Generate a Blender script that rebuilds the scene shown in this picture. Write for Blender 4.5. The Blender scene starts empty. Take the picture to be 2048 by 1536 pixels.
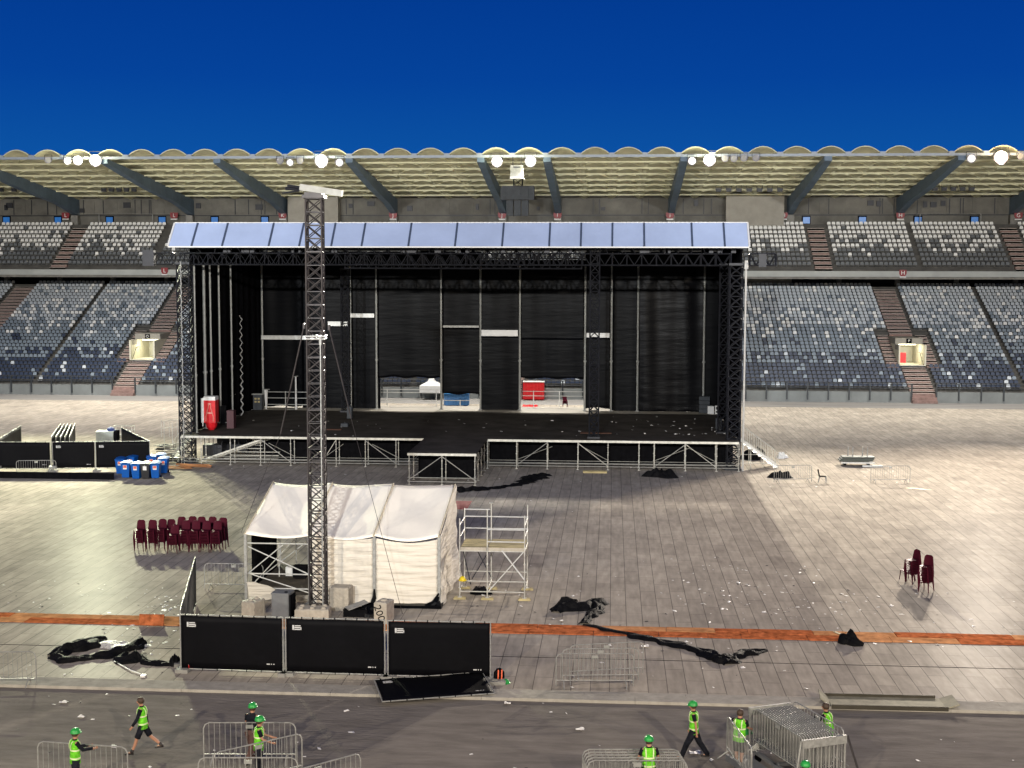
import bpy, math, random
from mathutils import Vector, Matrix
random.seed(7)
SC = bpy.context.scene
# ---------------------------------------------------------------- camera
FPX, W0, H0, CAMH = 2650.0, 2048, 1536, 13.3
PITCH, YAW, ROLL = math.radians(4.81), math.radians(4.34), 0.0023
CP = Vector((0, 0, CAMH))
_F = Vector((-math.sin(YAW)*math.cos(PITCH), math.cos(YAW)*math.cos(PITCH), -math.sin(PITCH)))
_R = Vector((math.cos(YAW), math.sin(YAW), 0)); _U = _R.cross(_F)
R2 = _R*math.cos(ROLL) + _U*math.sin(ROLL); U2 = _U*math.cos(ROLL) - _R*math.sin(ROLL)
cam_d = bpy.data.cameras.new('camera'); cam = bpy.data.objects.new('camera', cam_d)
SC.collection.objects.link(cam); SC.camera = cam
cam.matrix_world = Matrix(((R2.x, U2.x, -_F.x, CP.x), (R2.y, U2.y, -_F.y, CP.y), (R2.z, U2.z, -_F.z, CP.z), (0, 0, 0, 1)))
cam_d.sensor_width = 36; cam_d.lens = FPX/W0*36; cam_d.clip_start = .5; cam_d.clip_end = 2500
SC.render.resolution_x, SC.render.resolution_y = 1024, 768
def ray(u, v): return (_F*FPX + R2*(u-W0/2) - U2*(v-H0/2))
def G(u, v, z=0.0):                      # point of height z seen at a pixel of the photo
    d = ray(u, v); return CP + d*((z-CAMH)/d.z)
def P(u, v, Y):                          # point on the plane y = Y
    d = ray(u, v); return CP + d*(Y/d.y)
def PX(u, Y): return P(u, 545, Y).x
# ---------------------------------------------------------------- world
SC.view_settings.view_transform = 'Standard'; SC.view_settings.look = 'None'
SC.view_settings.exposure = .22; SC.view_settings.gamma = 1
wd = bpy.data.worlds.new('World'); SC.world = wd; wd.use_nodes = True
nt = wd.node_tree; nt.nodes.clear()
def N(t, **k):
    n = nt.nodes.new(t)
    for a, b in k.items(): setattr(n, a, b)
    return n
out = N('ShaderNodeOutputWorld'); bg = N('ShaderNodeBackground'); tc = N('ShaderNodeTexCoord')
sx = N('ShaderNodeSeparateXYZ'); nt.links.new(tc.outputs['Generated'], sx.inputs[0])
r1 = N('ShaderNodeValToRGB')            # dusk over the far stand: deep saturated blue
e = r1.color_ramp.elements
e[0].position = 0.0; e[0].color = (.008, .085, .34, 1); e[1].position = 1; e[1].color = (.003, .025, .15, 1)
for p, c in ((.085, (.003, .072, .315, 1)), (.14, (.0012, .048, .28, 1)), (.20, (.0006, .037, .245, 1)), (.45, (.001, .026, .17, 1))):
    q = r1.color_ramp.elements.new(p); q.color = c
nt.links.new(sx.outputs['Z'], r1.inputs[0])
r2 = N('ShaderNodeValToRGB')            # the afterglow behind the camera side stand
e = r2.color_ramp.elements
e[0].position = 0; e[0].color = (.17, .175, .21, 1); e[1].position = 1; e[1].color = (.03, .05, .13, 1)
q = r2.color_ramp.elements.new(.35); q.color = (.13, .15, .23, 1)
nt.links.new(sx.outputs['Z'], r2.inputs[0])
mr = N('ShaderNodeMapRange'); mr.inputs['From Min'].default_value = .35; mr.inputs['From Max'].default_value = -.75
nt.links.new(sx.outputs['Y'], mr.inputs['Value'])
mx = N('ShaderNodeMix', data_type='RGBA'); nt.links.new(mr.outputs[0], mx.inputs['Factor'])
nt.links.new(r1.outputs[0], mx.inputs['A']); nt.links.new(r2.outputs[0], mx.inputs['B'])
nt.links.new(mx.outputs['Result'], bg.inputs[0]); bg.inputs[1].default_value = 1.0
nt.links.new(bg.outputs[0], out.inputs[0])
LAMP = 150000.0      # watts of each stadium floodlight
# floodlights of the stand the photograph was taken from (the same rig as opposite), behind the camera
for x_, ax_, ay_, az_, ang, pw in ((-62, -20, 60, 0, 110, 82000), (-22, -12, 62, 0, 110, 82000), (22, 0, 62, 0, 110, 82000), (58, 8, 60, 0, 110, 82000), (-50, -52, 150, 10, 38, 230000), (-8, -12, 152, 12, 38, 200000), (44, 30, 150, 10, 38, 230000)):
    la = bpy.data.lights.new('near_stand_floodlight', 'SPOT'); la.energy = pw; la.spot_size = math.radians(ang); la.spot_blend = .8; la.shadow_soft_size = .6; la.color = (1, .87, .70) if az_ == 0 else (.93, .97, 1)
    lo = bpy.data.objects.new('near_stand_floodlight', la); SC.collection.objects.link(lo); lo.location = (x_, -22, 26)
    lo.rotation_euler = (Vector((ax_, ay_, az_))-lo.location).to_track_quat('-Z', 'Y').to_euler()
# ---------------------------------------------------------------- helpers
COL = SC.collection
def srgb(r, g, b):
    f = lambda c: (c/255/12.92 if c/255 <= .04045 else ((c/255+.055)/1.055)**2.4)
    return (f(r), f(g), f(b), 1)
MATS = {}
def mat(name, col, rough=.6, metal=0.0, var=.15, scale=3.0, bump=0.0, bscale=8.0, spec=.5, stretch=(1, 1, 1), emit=None, es=1.0, coat=0, trans=0):
    if name in MATS: return MATS[name]
    m = bpy.data.materials.new(name); m.use_nodes = True; t = m.node_tree; n = t.nodes; L = t.links
    b = n['Principled BSDF']; b.inputs['Roughness'].default_value = rough; b.inputs['Metallic'].default_value = metal
    b.inputs['Specular IOR Level'].default_value = spec; b.inputs['Coat Weight'].default_value = coat
    tcn = n.new('ShaderNodeTexCoord'); mp = n.new('ShaderNodeMapping'); mp.inputs['Scale'].default_value = stretch
    L.new(tcn.outputs['Object'], mp.inputs[0])
    ns = n.new('ShaderNodeTexNoise'); ns.inputs['Scale'].default_value = scale; ns.inputs['Detail'].default_value = 6; ns.inputs['Roughness'].default_value = .65
    L.new(mp.outputs[0], ns.inputs[0])
    rp = n.new('ShaderNodeValToRGB'); rp.color_ramp.elements[0].position = .3; rp.color_ramp.elements[1].position = .7
    c = col[:3]
    rp.color_ramp.elements[0].color = (*[x*(1-var) for x in c], 1); rp.color_ramp.elements[1].color = (*[min(1, x*(1+var)) for x in c], 1)
    L.new(ns.outputs[0], rp.inputs[0]); L.new(rp.outputs[0], b.inputs['Base Color'])
    if bump:
        n2 = n.new('ShaderNodeTexNoise'); n2.inputs['Scale'].default_value = bscale; n2.inputs['Detail'].default_value = 5
        L.new(mp.outputs[0], n2.inputs[0]); bp = n.new('ShaderNodeBump'); bp.inputs['Strength'].default_value = bump; bp.inputs['Distance'].default_value = .1
        L.new(n2.outputs[0], bp.inputs['Height']); L.new(bp.outputs[0], b.inputs['Normal'])
    if emit: b.inputs['Emission Color'].default_value = emit; b.inputs['Emission Strength'].default_value = es
    if trans: b.inputs['Transmission Weight'].default_value = trans
    MATS[name] = m; return m
M_conc = mat('concrete', (.20, .195, .18), .85, var=.25, scale=1.2, bump=.2)
M_concd = mat('dark_concrete', (.075, .072, .066), .9, var=.35, scale=.8)
M_concl = mat('pale_concrete', (.30, .285, .25), .85, var=.12, scale=.9)
M_block = mat('ballast_concrete', (.34, .305, .25), .85, var=.2, scale=4, bump=.4)
M_steel = mat('galvanised_steel', (.27, .27, .255), .5, .25, var=.3, scale=6)
M_alu = mat('aluminium', (.50, .50, .48), .42, .3, var=.15, scale=5)
M_pole = mat('dull_pole_aluminium', (.27, .275, .26), .5, .2, var=.2)
M_tube = mat('scaffold_tube', (.50, .49, .44), .4, .55, var=.25, scale=4)
M_dtruss = mat('dark_truss_paint', (.018, .019, .024), .5, .3, var=.3)
M_mast = mat('mast_paint', (.035, .03, .03), .5, .35, var=.45, scale=2)
M_black = mat('black_fabric', (.006, .006, .007), .9, spec=0, var=.3, bump=.5, bscale=2)
M_tarp = mat('black_tarpaulin', (.0022, .0025, .0035), .36, spec=.05, var=.3, bump=.22, bscale=1.0, stretch=(.3, .3, 2.4))
M_shine = mat('shiny_black_tarpaulin', (.004, .004, .005), .34, spec=.07, var=.3, bump=.35, bscale=.9, stretch=(.3, .3, 2.0))
M_cloth = mat('crumpled_black_cloth', (.006, .006, .007), .7, spec=.06, var=.4, bump=1, bscale=5)
M_deck = mat('stage_marley', (.062, .055, .048), .8, spec=.03, var=.35, scale=.6, bump=.1)
M_ply = mat('rear_deck_board', (.42, .38, .31), .6, var=.12, scale=.5)
M_wht = mat('white_paint', (.66, .66, .65), .5, var=.05)
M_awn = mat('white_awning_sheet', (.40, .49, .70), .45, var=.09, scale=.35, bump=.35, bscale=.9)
M_seam = mat('awning_seam', (.05, .07, .12), .6)
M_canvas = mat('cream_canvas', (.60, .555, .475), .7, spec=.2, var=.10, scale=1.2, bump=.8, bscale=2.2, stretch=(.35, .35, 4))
M_canvas_lit = mat('cream_canvas_lit', (.92, .86, .74), .7, spec=.1, var=.05, scale=.7, bump=.15, bscale=.9)  # roof copy of the canvas, lightened to stand for light falling on it
M_beam = mat('blue_grey_girder_paint', (.10, .15, .21), .6, var=.2, scale=.6)
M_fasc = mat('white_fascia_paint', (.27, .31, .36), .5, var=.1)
M_vault = mat('roof_vault_plaster', (.57, .56, .39), .8, var=.12, scale=.7, stretch=(1, 2, 1))
M_red = mat('dark_red_plate', (.20, .012, .018), .5)
M_blue = mat('blue_screen_glass', (.02, .14, .42), .35, emit=(.01, .09, .30, 1), es=.45)
M_bin = mat('blue_plastic', (.006, .08, .33), .5, spec=.12, var=.15)
M_binb = mat('black_plastic', (.014, .014, .016), .45)
M_chair = mat('maroon_plastic', (.060, .008, .017), .5, spec=.02, var=.15)
M_orange = mat('orange_track_board', (.38, .115, .045), .75, spec=0, var=.6, scale=3.2)
M_orange2 = mat('faded_orange_board', (.46, .22, .10), .65, spec=0, var=.4, scale=2)
M_hv = mat('lime_high_visibility_cloth', (.15, .58, .03), .8, spec=.1, var=.3, scale=7, bump=1, bscale=9)
M_band = mat('reflective_band', (.62, .72, .40), .4)
M_skin = mat('skin', (.34, .17, .105), .55, var=.08)
M_hair = mat('brown_hair', (.045, .026, .015), .7)
M_hat = mat('green_helmet_plastic', (.02, .26, .05), .38, var=.25, scale=9, spec=.3)
M_dark = mat('dark_clothing', (.010, .011, .016), .9, spec=.1, var=.4, bump=.6, bscale=9)
M_brown = mat('brown_clothing', (.09, .045, .035), .85, var=.3)
M_boot = mat('boot_leather', (.018, .013, .011), .6)
M_grey = mat('grey_cabinet_paint', (.13, .135, .14), .45, var=.15)
M_wood = mat('scaffold_board_wood', (.36, .30, .15), .75, var=.4, scale=3, stretch=(.4, 3, 3))
M_redp = mat('red_machine_paint', (.55, .012, .018), .3, var=.15)
M_pave = mat('kerb_concrete', (.33, .31, .27), .8, spec=0, var=.18, scale=2.5, bump=.15)
class MB:
    def __init__(s): s.v = []; s.f = []; s.mi = []; s.cur = 0
    def add(s, vs, fs):
        o = len(s.v); s.v += [tuple(x) for x in vs]
        for f in fs: s.f.append(tuple(i+o for i in f)); s.mi.append(s.cur)
    def box(s, x0, x1, y0, y1, z0, z1):
        s.add([(x0, y0, z0), (x1, y0, z0), (x1, y1, z0), (x0, y1, z0), (x0, y0, z1), (x1, y0, z1), (x1, y1, z1), (x0, y1, z1)],
              [(3, 2, 1, 0), (4, 5, 6, 7), (0, 1, 5, 4), (1, 2, 6, 5), (2, 3, 7, 6), (3, 0, 4, 7)])
    def beam(s, p, q, w, h=None, up=(0, 0, 1)):
        p = Vector(p); q = Vector(q); h = h or w; d = (q-p)
        if d.length < 1e-6: return
        d.normalize(); up = Vector(up)
        if abs(d.dot(up)) > .98: up = Vector((0, 1, 0))
        a = d.cross(up).normalized()*(w/2); b = a.cross(d).normalized()*(h/2)
        vs = [p-a-b, p+a-b, p+a+b, p-a+b, q-a-b, q+a-b, q+a+b, q-a+b]
        s.add(vs, [(0, 1, 2, 3), (7, 6, 5, 4), (0, 4, 5, 1), (1, 5, 6, 2), (2, 6, 7, 3), (3, 7, 4, 0)])
    def limb(s, pts, rad, n=6, cap=True, sq=1.0):
        pts = [Vector(p) for p in pts]; rings = []; a = None
        for i, p in enumerate(pts):
            d = (pts[min(i+1, len(pts)-1)]-pts[max(i-1, 0)])
            d = d.normalized() if d.length > 1e-9 else Vector((0, 0, 1))
            if a is None:
                r = Vector((1, 0, 0)) if abs(d.x) < .8 else Vector((0, 1, 0))
                a = (r-d*r.dot(d)).normalized()
            else:
                a = (a-d*a.dot(d)); a = a.normalized() if a.length > 1e-6 else d.orthogonal().normalized()
            b = d.cross(a); r = rad[i] if isinstance(rad, (list, tuple)) else rad
            rings.append([p+(a*math.cos(2*math.pi*k/n)+b*(math.sin(2*math.pi*k/n)*sq))*r for k in range(n)])
        vs = [v for r in rings for v in r]; fs = []
        for i in range(len(rings)-1):
            for k in range(n): fs.append((i*n+k, i*n+(k+1) % n, (i+1)*n+(k+1) % n, (i+1)*n+k))
        if cap: fs.append(tuple(reversed(range(n)))); fs.append(tuple((len(rings)-1)*n+k for k in range(n)))
        s.add(vs, fs)
    def tube(s, p, q, r, n=6): s.limb([p, q], r, n)
    def grid(s, nu, nv, fn, close=False):
        vs = [fn(i/nu, j/nv) for j in range(nv+1) for i in range(nu+1)]
        s.add(vs, [(j*(nu+1)+i, j*(nu+1)+i+1, (j+1)*(nu+1)+i+1, (j+1)*(nu+1)+i) for j in range(nv) for i in range(nu)])
    def lathe(s, prof, n=12, c=(0, 0, 0), sx=1, sy=1):
        vs = [(c[0]+r*sx*math.cos(2*math.pi*k/n), c[1]+r*sy*math.sin(2*math.pi*k/n), c[2]+z) for r, z in prof for k in range(n)]
        fs = [(i*n+k, i*n+(k+1) % n, (i+1)*n+(k+1) % n, (i+1)*n+k) for i in range(len(prof)-1) for k in range(n)]
        fs.append(tuple(reversed(range(n)))); fs.append(tuple((len(prof)-1)*n+k for k in range(n))); s.add(vs, fs)
    def prism(s, pts, ext):              # pts: ring of 3d points, ext: extrusion vector
        n = len(pts); e = Vector(ext); vs = [Vector(p) for p in pts]; vs += [p+e for p in vs]
        s.add(vs, [tuple(range(n)), tuple(reversed(range(n, 2*n)))]+[(k, k+n, (k+1) % n+n, (k+1) % n) for k in range(n)])
    def build(s, name, ms, parent=None, loc=None, smooth=False, rot=None):
        me = bpy.data.meshes.new(name); me.from_pydata(s.v, [], s.f)
        if not isinstance(ms, (list, tuple)): ms = [ms]
        for m in ms: me.materials.append(m)
        if len(ms) > 1: me.polygons.foreach_set('material_index', s.mi)
        if smooth: me.polygons.foreach_set('use_smooth', [True]*len(me.polygons))
        me.update(); o = bpy.data.objects.new(name, me); COL.objects.link(o)
        if parent: o.parent = parent
        if loc: o.location = loc
        if rot is not None: o.rotation_euler = (0, 0, rot)
        return o
def tag(o, label=None, cat=None, group=None, kind=None):
    if label: o['label'] = label
    if cat: o['category'] = cat
    if group: o['group'] = group
    if kind: o['kind'] = kind
    return o
def thing(name, label, cat, loc=(0, 0, 0), rz=0, group=None):
    o = bpy.data.objects.new(name, None); o.empty_display_size = .2; COL.objects.link(o)
    o.location = loc; o.rotation_euler = (0, 0, rz); return tag(o, label, cat, group)
KIDS = {}
def copy_tree(o, parent=None):
    c = o.copy(); COL.objects.link(c)
    if parent: c.parent = parent
    for ch in [x for x in o.children]: copy_tree(ch, c)
    return c
def place(o, loc, rz=0, label=None, group=None):
    c = copy_tree(o); c.location = loc; c.rotation_euler = (0, 0, rz)
    if label: c['label'] = label
    if group: c['group'] = group
    return c
def text_mesh(s, size, m, parent, loc, rot, name='lettering', align='CENTER', ext=.004):
    cu = bpy.data.curves.new(name, 'FONT'); cu.body = s; cu.size = size; cu.align_x = align; cu.align_y = 'CENTER'; cu.extrude = ext
    t = bpy.data.objects.new(name, cu); COL.objects.link(t)
    me = bpy.data.meshes.new_from_object(t.evaluated_get(bpy.context.evaluated_depsgraph_get()))
    bpy.data.objects.remove(t); me.name = name; me.materials.clear(); me.materials.append(m)
    o = bpy.data.objects.new(name, me); COL.objects.link(o); o.parent = parent; o.location = loc; o.rotation_euler = rot; return o
def lattice(mb, x, y, z0, z1, w, seg, rc=.03, rb=.015, rot=0, n=4, xb=True, wy=None):
    wy = wy or w; c, s_ = math.cos(rot), math.sin(rot)
    cs = [(x+(a*c*w-b*s_*wy)/2, y+(a*s_*w+b*c*wy)/2) for a, b in ((-1, -1), (1, -1), (1, 1), (-1, 1))]
    for a in cs: mb.tube((*a, z0), (*a, z1), rc, n)
    k = max(1, round((z1-z0)/seg)); h = (z1-z0)/k
    for i in range(k):
        for j in range(4):
            a, b = cs[j], cs[(j+1) % 4]; za, zb = z0+i*h, z0+(i+1)*h
            mb.tube((*a, za), (*b, za), rb, n)
            if xb: mb.tube((*a, za), (*b, zb), rb, n); mb.tube((*b, za), (*a, zb), rb, n)
            else:
                if (i+j) % 2: mb.tube((*a, za), (*b, zb), rb, n)
                else: mb.tube((*b, za), (*a, zb), rb, n)
    for j in range(4): mb.tube((*cs[j], z1), (*cs[(j+1) % 4], z1), rb, n)
def htruss(mb, p, q, w, h, seg, rc=.03, rb=.015, n=4):       # horizontal box truss, p,q: lower front corners
    p, q = Vector(p), Vector(q); d = q-p; k = max(1, round(d.length/seg)); o = [Vector((0, 0, 0)), Vector((0, w, 0)), Vector((0, w, h)), Vector((0, 0, h))]
    for a in o: mb.tube(p+a, q+a, rc, n)
    for i in range(k+1):
        t = p+d*(i/k)
        for j in range(4): mb.tube(t+o[j], t+o[(j+1) % 4], rb*1.3, n)
        if i < k:
            t2 = p+d*((i+1)/k); tm = p+d*((i+.5)/k)
            for a, b in ((o[0], o[3]), (o[1], o[2])):
                mb.tube(t+b, tm+a, rb, n); mb.tube(tm+a, t2+b, rb, n)
            mb.tube(t+o[3], t2+o[2], rb, n)
# ---------------------------------------------------------------- ground
def floor_mat():
    m = bpy.data.materials.new('event_floor_panels'); m.use_nodes = True; t = m.node_tree; n = t.nodes; L = t.links; b = n['Principled BSDF']
    tcn = n.new('ShaderNodeTexCoord'); sp = n.new('ShaderNodeSeparateXYZ'); cb = n.new('ShaderNodeCombineXYZ')
    L.new(tcn.outputs['Object'], sp.inputs[0]); L.new(sp.outputs['Y'], cb.inputs['X']); L.new(sp.outputs['X'], cb.inputs['Y'])
    br = n.new('ShaderNodeTexBrick'); br.inputs['Scale'].default_value = 1; br.inputs['Brick Width'].default_value = 2.44; br.inputs['Row Height'].default_value = .618
    br.inputs['Mortar Size'].default_value = .014; br.inputs['Mortar Smooth'].default_value = .3; br.offset = .5
    br.inputs['Color1'].default_value = (.365, .330, .282, 1); br.inputs['Color2'].default_value = (.290, .262, .226, 1); br.inputs['Mortar'].default_value = (.15, .135, .12, 1)
    br.inputs['Bias'].default_value = -.2
    L.new(cb.outputs[0], br.inputs[0])
    n1 = n.new('ShaderNodeTexNoise'); n1.inputs['Scale'].default_value = .35; n1.inputs['Detail'].default_value = 8; n1.inputs['Roughness'].default_value = .7
    L.new(tcn.outputs['Object'], n1.inputs[0])
    r = n.new('ShaderNodeValToRGB'); r.color_ramp.elements[0].position = .3; r.color_ramp.elements[0].color = (.80, .79, .78, 1); r.color_ramp.elements[1].position = .72; r.color_ramp.elements[1].color = (1.16, 1.15, 1.12, 1)
    L.new(n1.outputs[0], r.inputs[0])
    mp = n.new('ShaderNodeMapping'); mp.inputs['Scale'].default_value = (3, .5, 1); L.new(tcn.outputs['Object'], mp.inputs[0])
    n2 = n.new('ShaderNodeTexNoise'); n2.inputs['Scale'].default_value = 1.5; n2.inputs['Detail'].default_value = 6; L.new(mp.outputs[0], n2.inputs[0])
    mx = n.new('ShaderNodeMix'); mx.data_type = 'RGBA'; mx.blend_type = 'MULTIPLY'; mx.inputs['Factor'].default_value = 1
    L.new(br.outputs[0], mx.inputs['A']); L.new(r.outputs[0], mx.inputs['B'])
    r2_ = n.new('ShaderNodeValToRGB'); r2_.color_ramp.elements[0].position = .25; r2_.color_ramp.elements[0].color = (.8, .8, .8, 1); r2_.color_ramp.elements[1].position = .75; r2_.color_ramp.elements[1].color = (1.18, 1.18, 1.18, 1)
    L.new(n2.outputs[0], r2_.inputs[0])
    m2 = n.new('ShaderNodeMix'); m2.data_type = 'RGBA'; m2.blend_type = 'MULTIPLY'; m2.inputs['Factor'].default_value = 1
    L.new(mx.outputs['Result'], m2.inputs['A']); L.new(r2_.outputs[0], m2.inputs['B']); L.new(m2.outputs['Result'], b.inputs['Base Color'])
    rr = n.new('ShaderNodeMapRange'); rr.inputs['To Min'].default_value = .30; rr.inputs['To Max'].default_value = .58; L.new(n2.outputs[0], rr.inputs['Value']); L.new(rr.outputs[0], b.inputs['Roughness'])
    bp = n.new('ShaderNodeBump'); bp.inputs['Strength'].default_value = .6; bp.inputs['Distance'].default_value = .02; bp.invert = True
    L.new(br.outputs['Fac'], bp.inputs['Height'])
    bp2 = n.new('ShaderNodeBump'); bp2.inputs['Strength'].default_value = .25; bp2.inputs['Distance'].default_value = .02; L.new(n2.outputs[0], bp2.inputs['Height']); L.new(bp.outputs[0], bp2.inputs['Normal']); L.new(bp2.outputs[0], b.inputs['Normal'])
    b.inputs['Specular IOR Level'].default_value = 0; b.inputs['Coat Weight'].default_value = .013; b.inputs['Coat Roughness'].default_value = .32; b.inputs['Coat IOR'].default_value = 1.4
    return m
M_floor = floor_mat()
M_asph = mat('worn_dark_track_surface', (.185, .168, .148), .85, spec=.0, var=.22, scale=1.0, bump=.3, bscale=6, stretch=(.6, 2.2, 1))
M_ground = mat('bare_ground', (.12, .115, .10), .9, var=.2)
M_lane = mat('far_track_surface', (.215, .208, .20), .8, spec=0, var=.4, scale=1.0, stretch=(.08, 2.2, 1), bump=.1)
def sheet(name, x0, x1, y0, y1, z, m, label, cat):
    b = MB(); b.add([(x0, y0, z), (x1, y0, z), (x1, y1, z), (x0, y1, z)], [(0, 1, 2, 3)]); return tag(b.build(name, m), label, cat, kind='structure')
YK = G(1000, 1398).y                     # kerb front
YO0, YO1 = G(1000, 1267).y, G(1000, 1249).y
YB = G(1226, 800).y                      # foot of the far stand
sheet('ground', -900, 900, -300, 1500, -.06, M_ground, 'flat ground reaching the horizon around the stadium', 'ground')
sheet('floor', -100, 90, YK+.9, 133, 0, M_floor, 'pale grey interlocking event floor panels covering the pitch', 'floor')
sheet('track', -110, 90, -20, YK, -.05, M_asph, 'dark worn running track surface in the foreground', 'track')
sheet('far_track', -110, 90, 133, YB+1, .004, M_lane, 'grey running track strip at the foot of the far stand', 'track')
b = MB()
for k in range(40):
    x = -100+k*4.8; b.box(x, x+4.79, YK, YK+.42, -.05, .045)
for k in range(60):
    x = -100+k*3.2; b.box(x, x+3.19, YK+.425, YK+.9, -.05, .03)
tag(b.build('kerb', M_pave), 'pale concrete kerb between track and floor panels', 'kerb', kind='structure')
# dark seam line across the floor and orange boards
b = MB(); yb = G(1000, 1313).y; b.box(-100, 90, yb-.02, yb+.02, .001, .006)
tag(b.build('floor_seam', mat('dark_seam_gap', (.03, .028, .025), .9, spec=0)), 'dark seam crossing the floor panels before the orange strip', 'seam', kind='structure')
b = MB(); x = -60.0; rnd = random.Random(3)
while x < 60:
    L_ = rnd.choice((1.2, 1.8, 2.4, 2.4)); ym = YO0+(YO1-YO0)*.52
    b.cur = 0 if rnd.random() < .6 else 1
    b.box(x, x+L_-.02, YO0+rnd.uniform(-.02, .02), ym-.01, .004, .03+rnd.uniform(0, .01))
    b.cur = 0 if rnd.random() < .6 else 1
    b.box(x+.3, x+L_+.28, ym+.01, YO1+rnd.uniform(-.06, .03), .004, .035+rnd.uniform(0, .012)); x += L_
tag(b.build('orange_strip', [M_orange, M_orange2]), 'long strip of orange ramp boards laid across the floor', 'ramp boards', kind='structure')
# ---------------------------------------------------------------- grandstand
XL, XR = -92.0, 74.0
st = thing('grandstand', 'far grandstand with two seating tiers and a vaulted concrete roof', 'grandstand', (0, YB, 0))
def S(b, name, m, smooth=False):          # part of the stand, in stand coordinates
    o = b.build(name, m, st, smooth=smooth); o.location = (0, -YB, 0); return o
Y1 = YB                                   # lower tier front
NR, RD, RH, ZF = 30, .72, .352, 1.15
def ly(r): return Y1+.6+r*RD
def lz(r): return ZF+r*RH
NU, UD, UH, YU = 10, .76, .52, 149.0
ZU0 = P(1226, 537, YU).z
def uy(r): return YU+.35+r*UD
def uz(r): return ZU0+r*UH
stairs_l = [PX(-150, YB+1)-9, PX(250, YB+1), PX(250, YB+1)+20.6, PX(250, YB+1)+41.8, PX(1850, YB+1), PX(1850, YB+1)+20.5]
stairs_l[0] = stairs_l[1]-20.5; stairs_l.insert(0, stairs_l[0]-20.5)
SW = 2.5
mids_l = [(stairs_l[i]+stairs_l[i+1])/2 for i in range(len(stairs_l)-1)]
stairs_u = [PX(113, YU)-21.4, PX(113, YU), PX(113, YU)+21.4, PX(113, YU)+42.8, PX(113, YU)+64, PX(1649, YU), PX(2052, YU)]
stairs_u = stairs_u[:5]+stairs_u[5:]
mids_u = [PX(1845, YU), PX(300, YU), PX(113, YU)-10.7]
VROW = 7                                  # vomitory floor row
VX = [stairs_l[1], stairs_l[2], stairs_l[5]] if len(stairs_l) > 5 else stairs_l
VX = [x for x in stairs_l if -60 < x < 40]
def in_vom(x, r, pad=1.45): return any(abs(x-vx) < pad for vx in VX) and VROW <= r < VROW+9
b = MB()
cuts = sorted([XL, XR]+[vx-1.45 for vx in VX]+[vx+1.45 for vx in VX])
for r in range(NR):
    for i in range(len(cuts)-1):
        xa, xb = cuts[i], cuts[i+1]
        if in_vom((xa+xb)/2, r): continue
        b.box(xa, xb, ly(r), ly(r)+RD, lz(r)-.6 if r else 0, lz(r))
b.box(XL, XR, ly(NR), ly(NR)+4, lz(NR)-3, lz(NR)-.02)
S(b, 'lower_terrace', M_concd)
b = MB()
for r in range(NU): b.box(XL, XR, uy(r), uy(r)+UD, uz(r)-.8, uz(r))
b.box(XL, XR, uy(NU), uy(NU)+6, uz(NU)-.8, uz(NU)-.02)
S(b, 'upper_terrace', M_concd)
M_stair = mat('reddish_stair_concrete', (.22, .142, .125), .8, var=.3, scale=2)
M_nose = mat('stair_nosing', (.45, .39, .35), .7)
for x in stairs_l:
    b = MB(); split_ = abs(min(abs(x-vx) for vx in VX)) < 1
    for r in range(NR):
        if split_ and r == VROW+9: S(b, 'staircase', [M_stair, M_nose]); b = MB()
        for h in (0, 1):
            if split_ and VROW <= r < VROW+9: continue
            y0 = ly(r)+h*RD/2-RD/2; z1 = lz(r)-RH/2+h*RH/2+.02
            b.cur = 0; b.box(x-SW/2, x+SW/2, y0, y0+RD/2+.05, z1-.3, z1); b.cur = 1; b.box(x-SW/2, x+SW/2, y0-.012, y0+.05, z1-.045, z1+.006)
    if split_: S(b, 'staircase', [M_stair, M_nose]); b = MB()
    b.cur = 0; b.box(x-SW/2, x+SW/2, Y1-.1, ly(0)-RD/2+.02, 0, .9); b.box(x-SW/2, x+SW/2, Y1-.45, Y1-.098, 0, .6); b.box(x-SW/2, x+SW/2, Y1-.8, Y1-.448, 0, .3)
    S(b, 'staircase', [M_stair, M_nose])
for x in [s for s in stairs_l if -60 < s < 40]:          # split stairs beside each tunnel mouth
    for sgn in (-1, 1):
        b = MB()
        for r in range(VROW, VROW+9):
            for h in (0, 1):
                y0 = ly(r)+h*RD/2-RD/2; z1 = lz(r)-RH/2+h*RH/2+.02; xa = x+sgn*1.47; xb = x+sgn*2.7
                b.cur = 0; b.box(min(xa, xb), max(xa, xb), y0, y0+RD/2+.05, z1-.3, z1); b.cur = 1; b.box(min(xa, xb), max(xa, xb), y0-.012, y0+.05, z1-.045, z1+.006)
        S(b, 'side_staircase', [M_stair, M_nose])
for x in stairs_u:
    b = MB()
    for r in range(NU):
        for h in (0, 1):
            y0 = uy(r)+h*UD/2-UD/2; z1 = uz(r)-UH/2+h*UH/2+.03
            b.cur = 0; b.box(x-.95, x+.95, y0, y0+UD/2+.05, z1-.3, z1); b.cur = 1; b.box(x-.95, x+.95, y0-.012, y0+.05, z1-.045, z1+.006)
    S(b, 'upper_staircase', [M_stair, M_nose])
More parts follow.
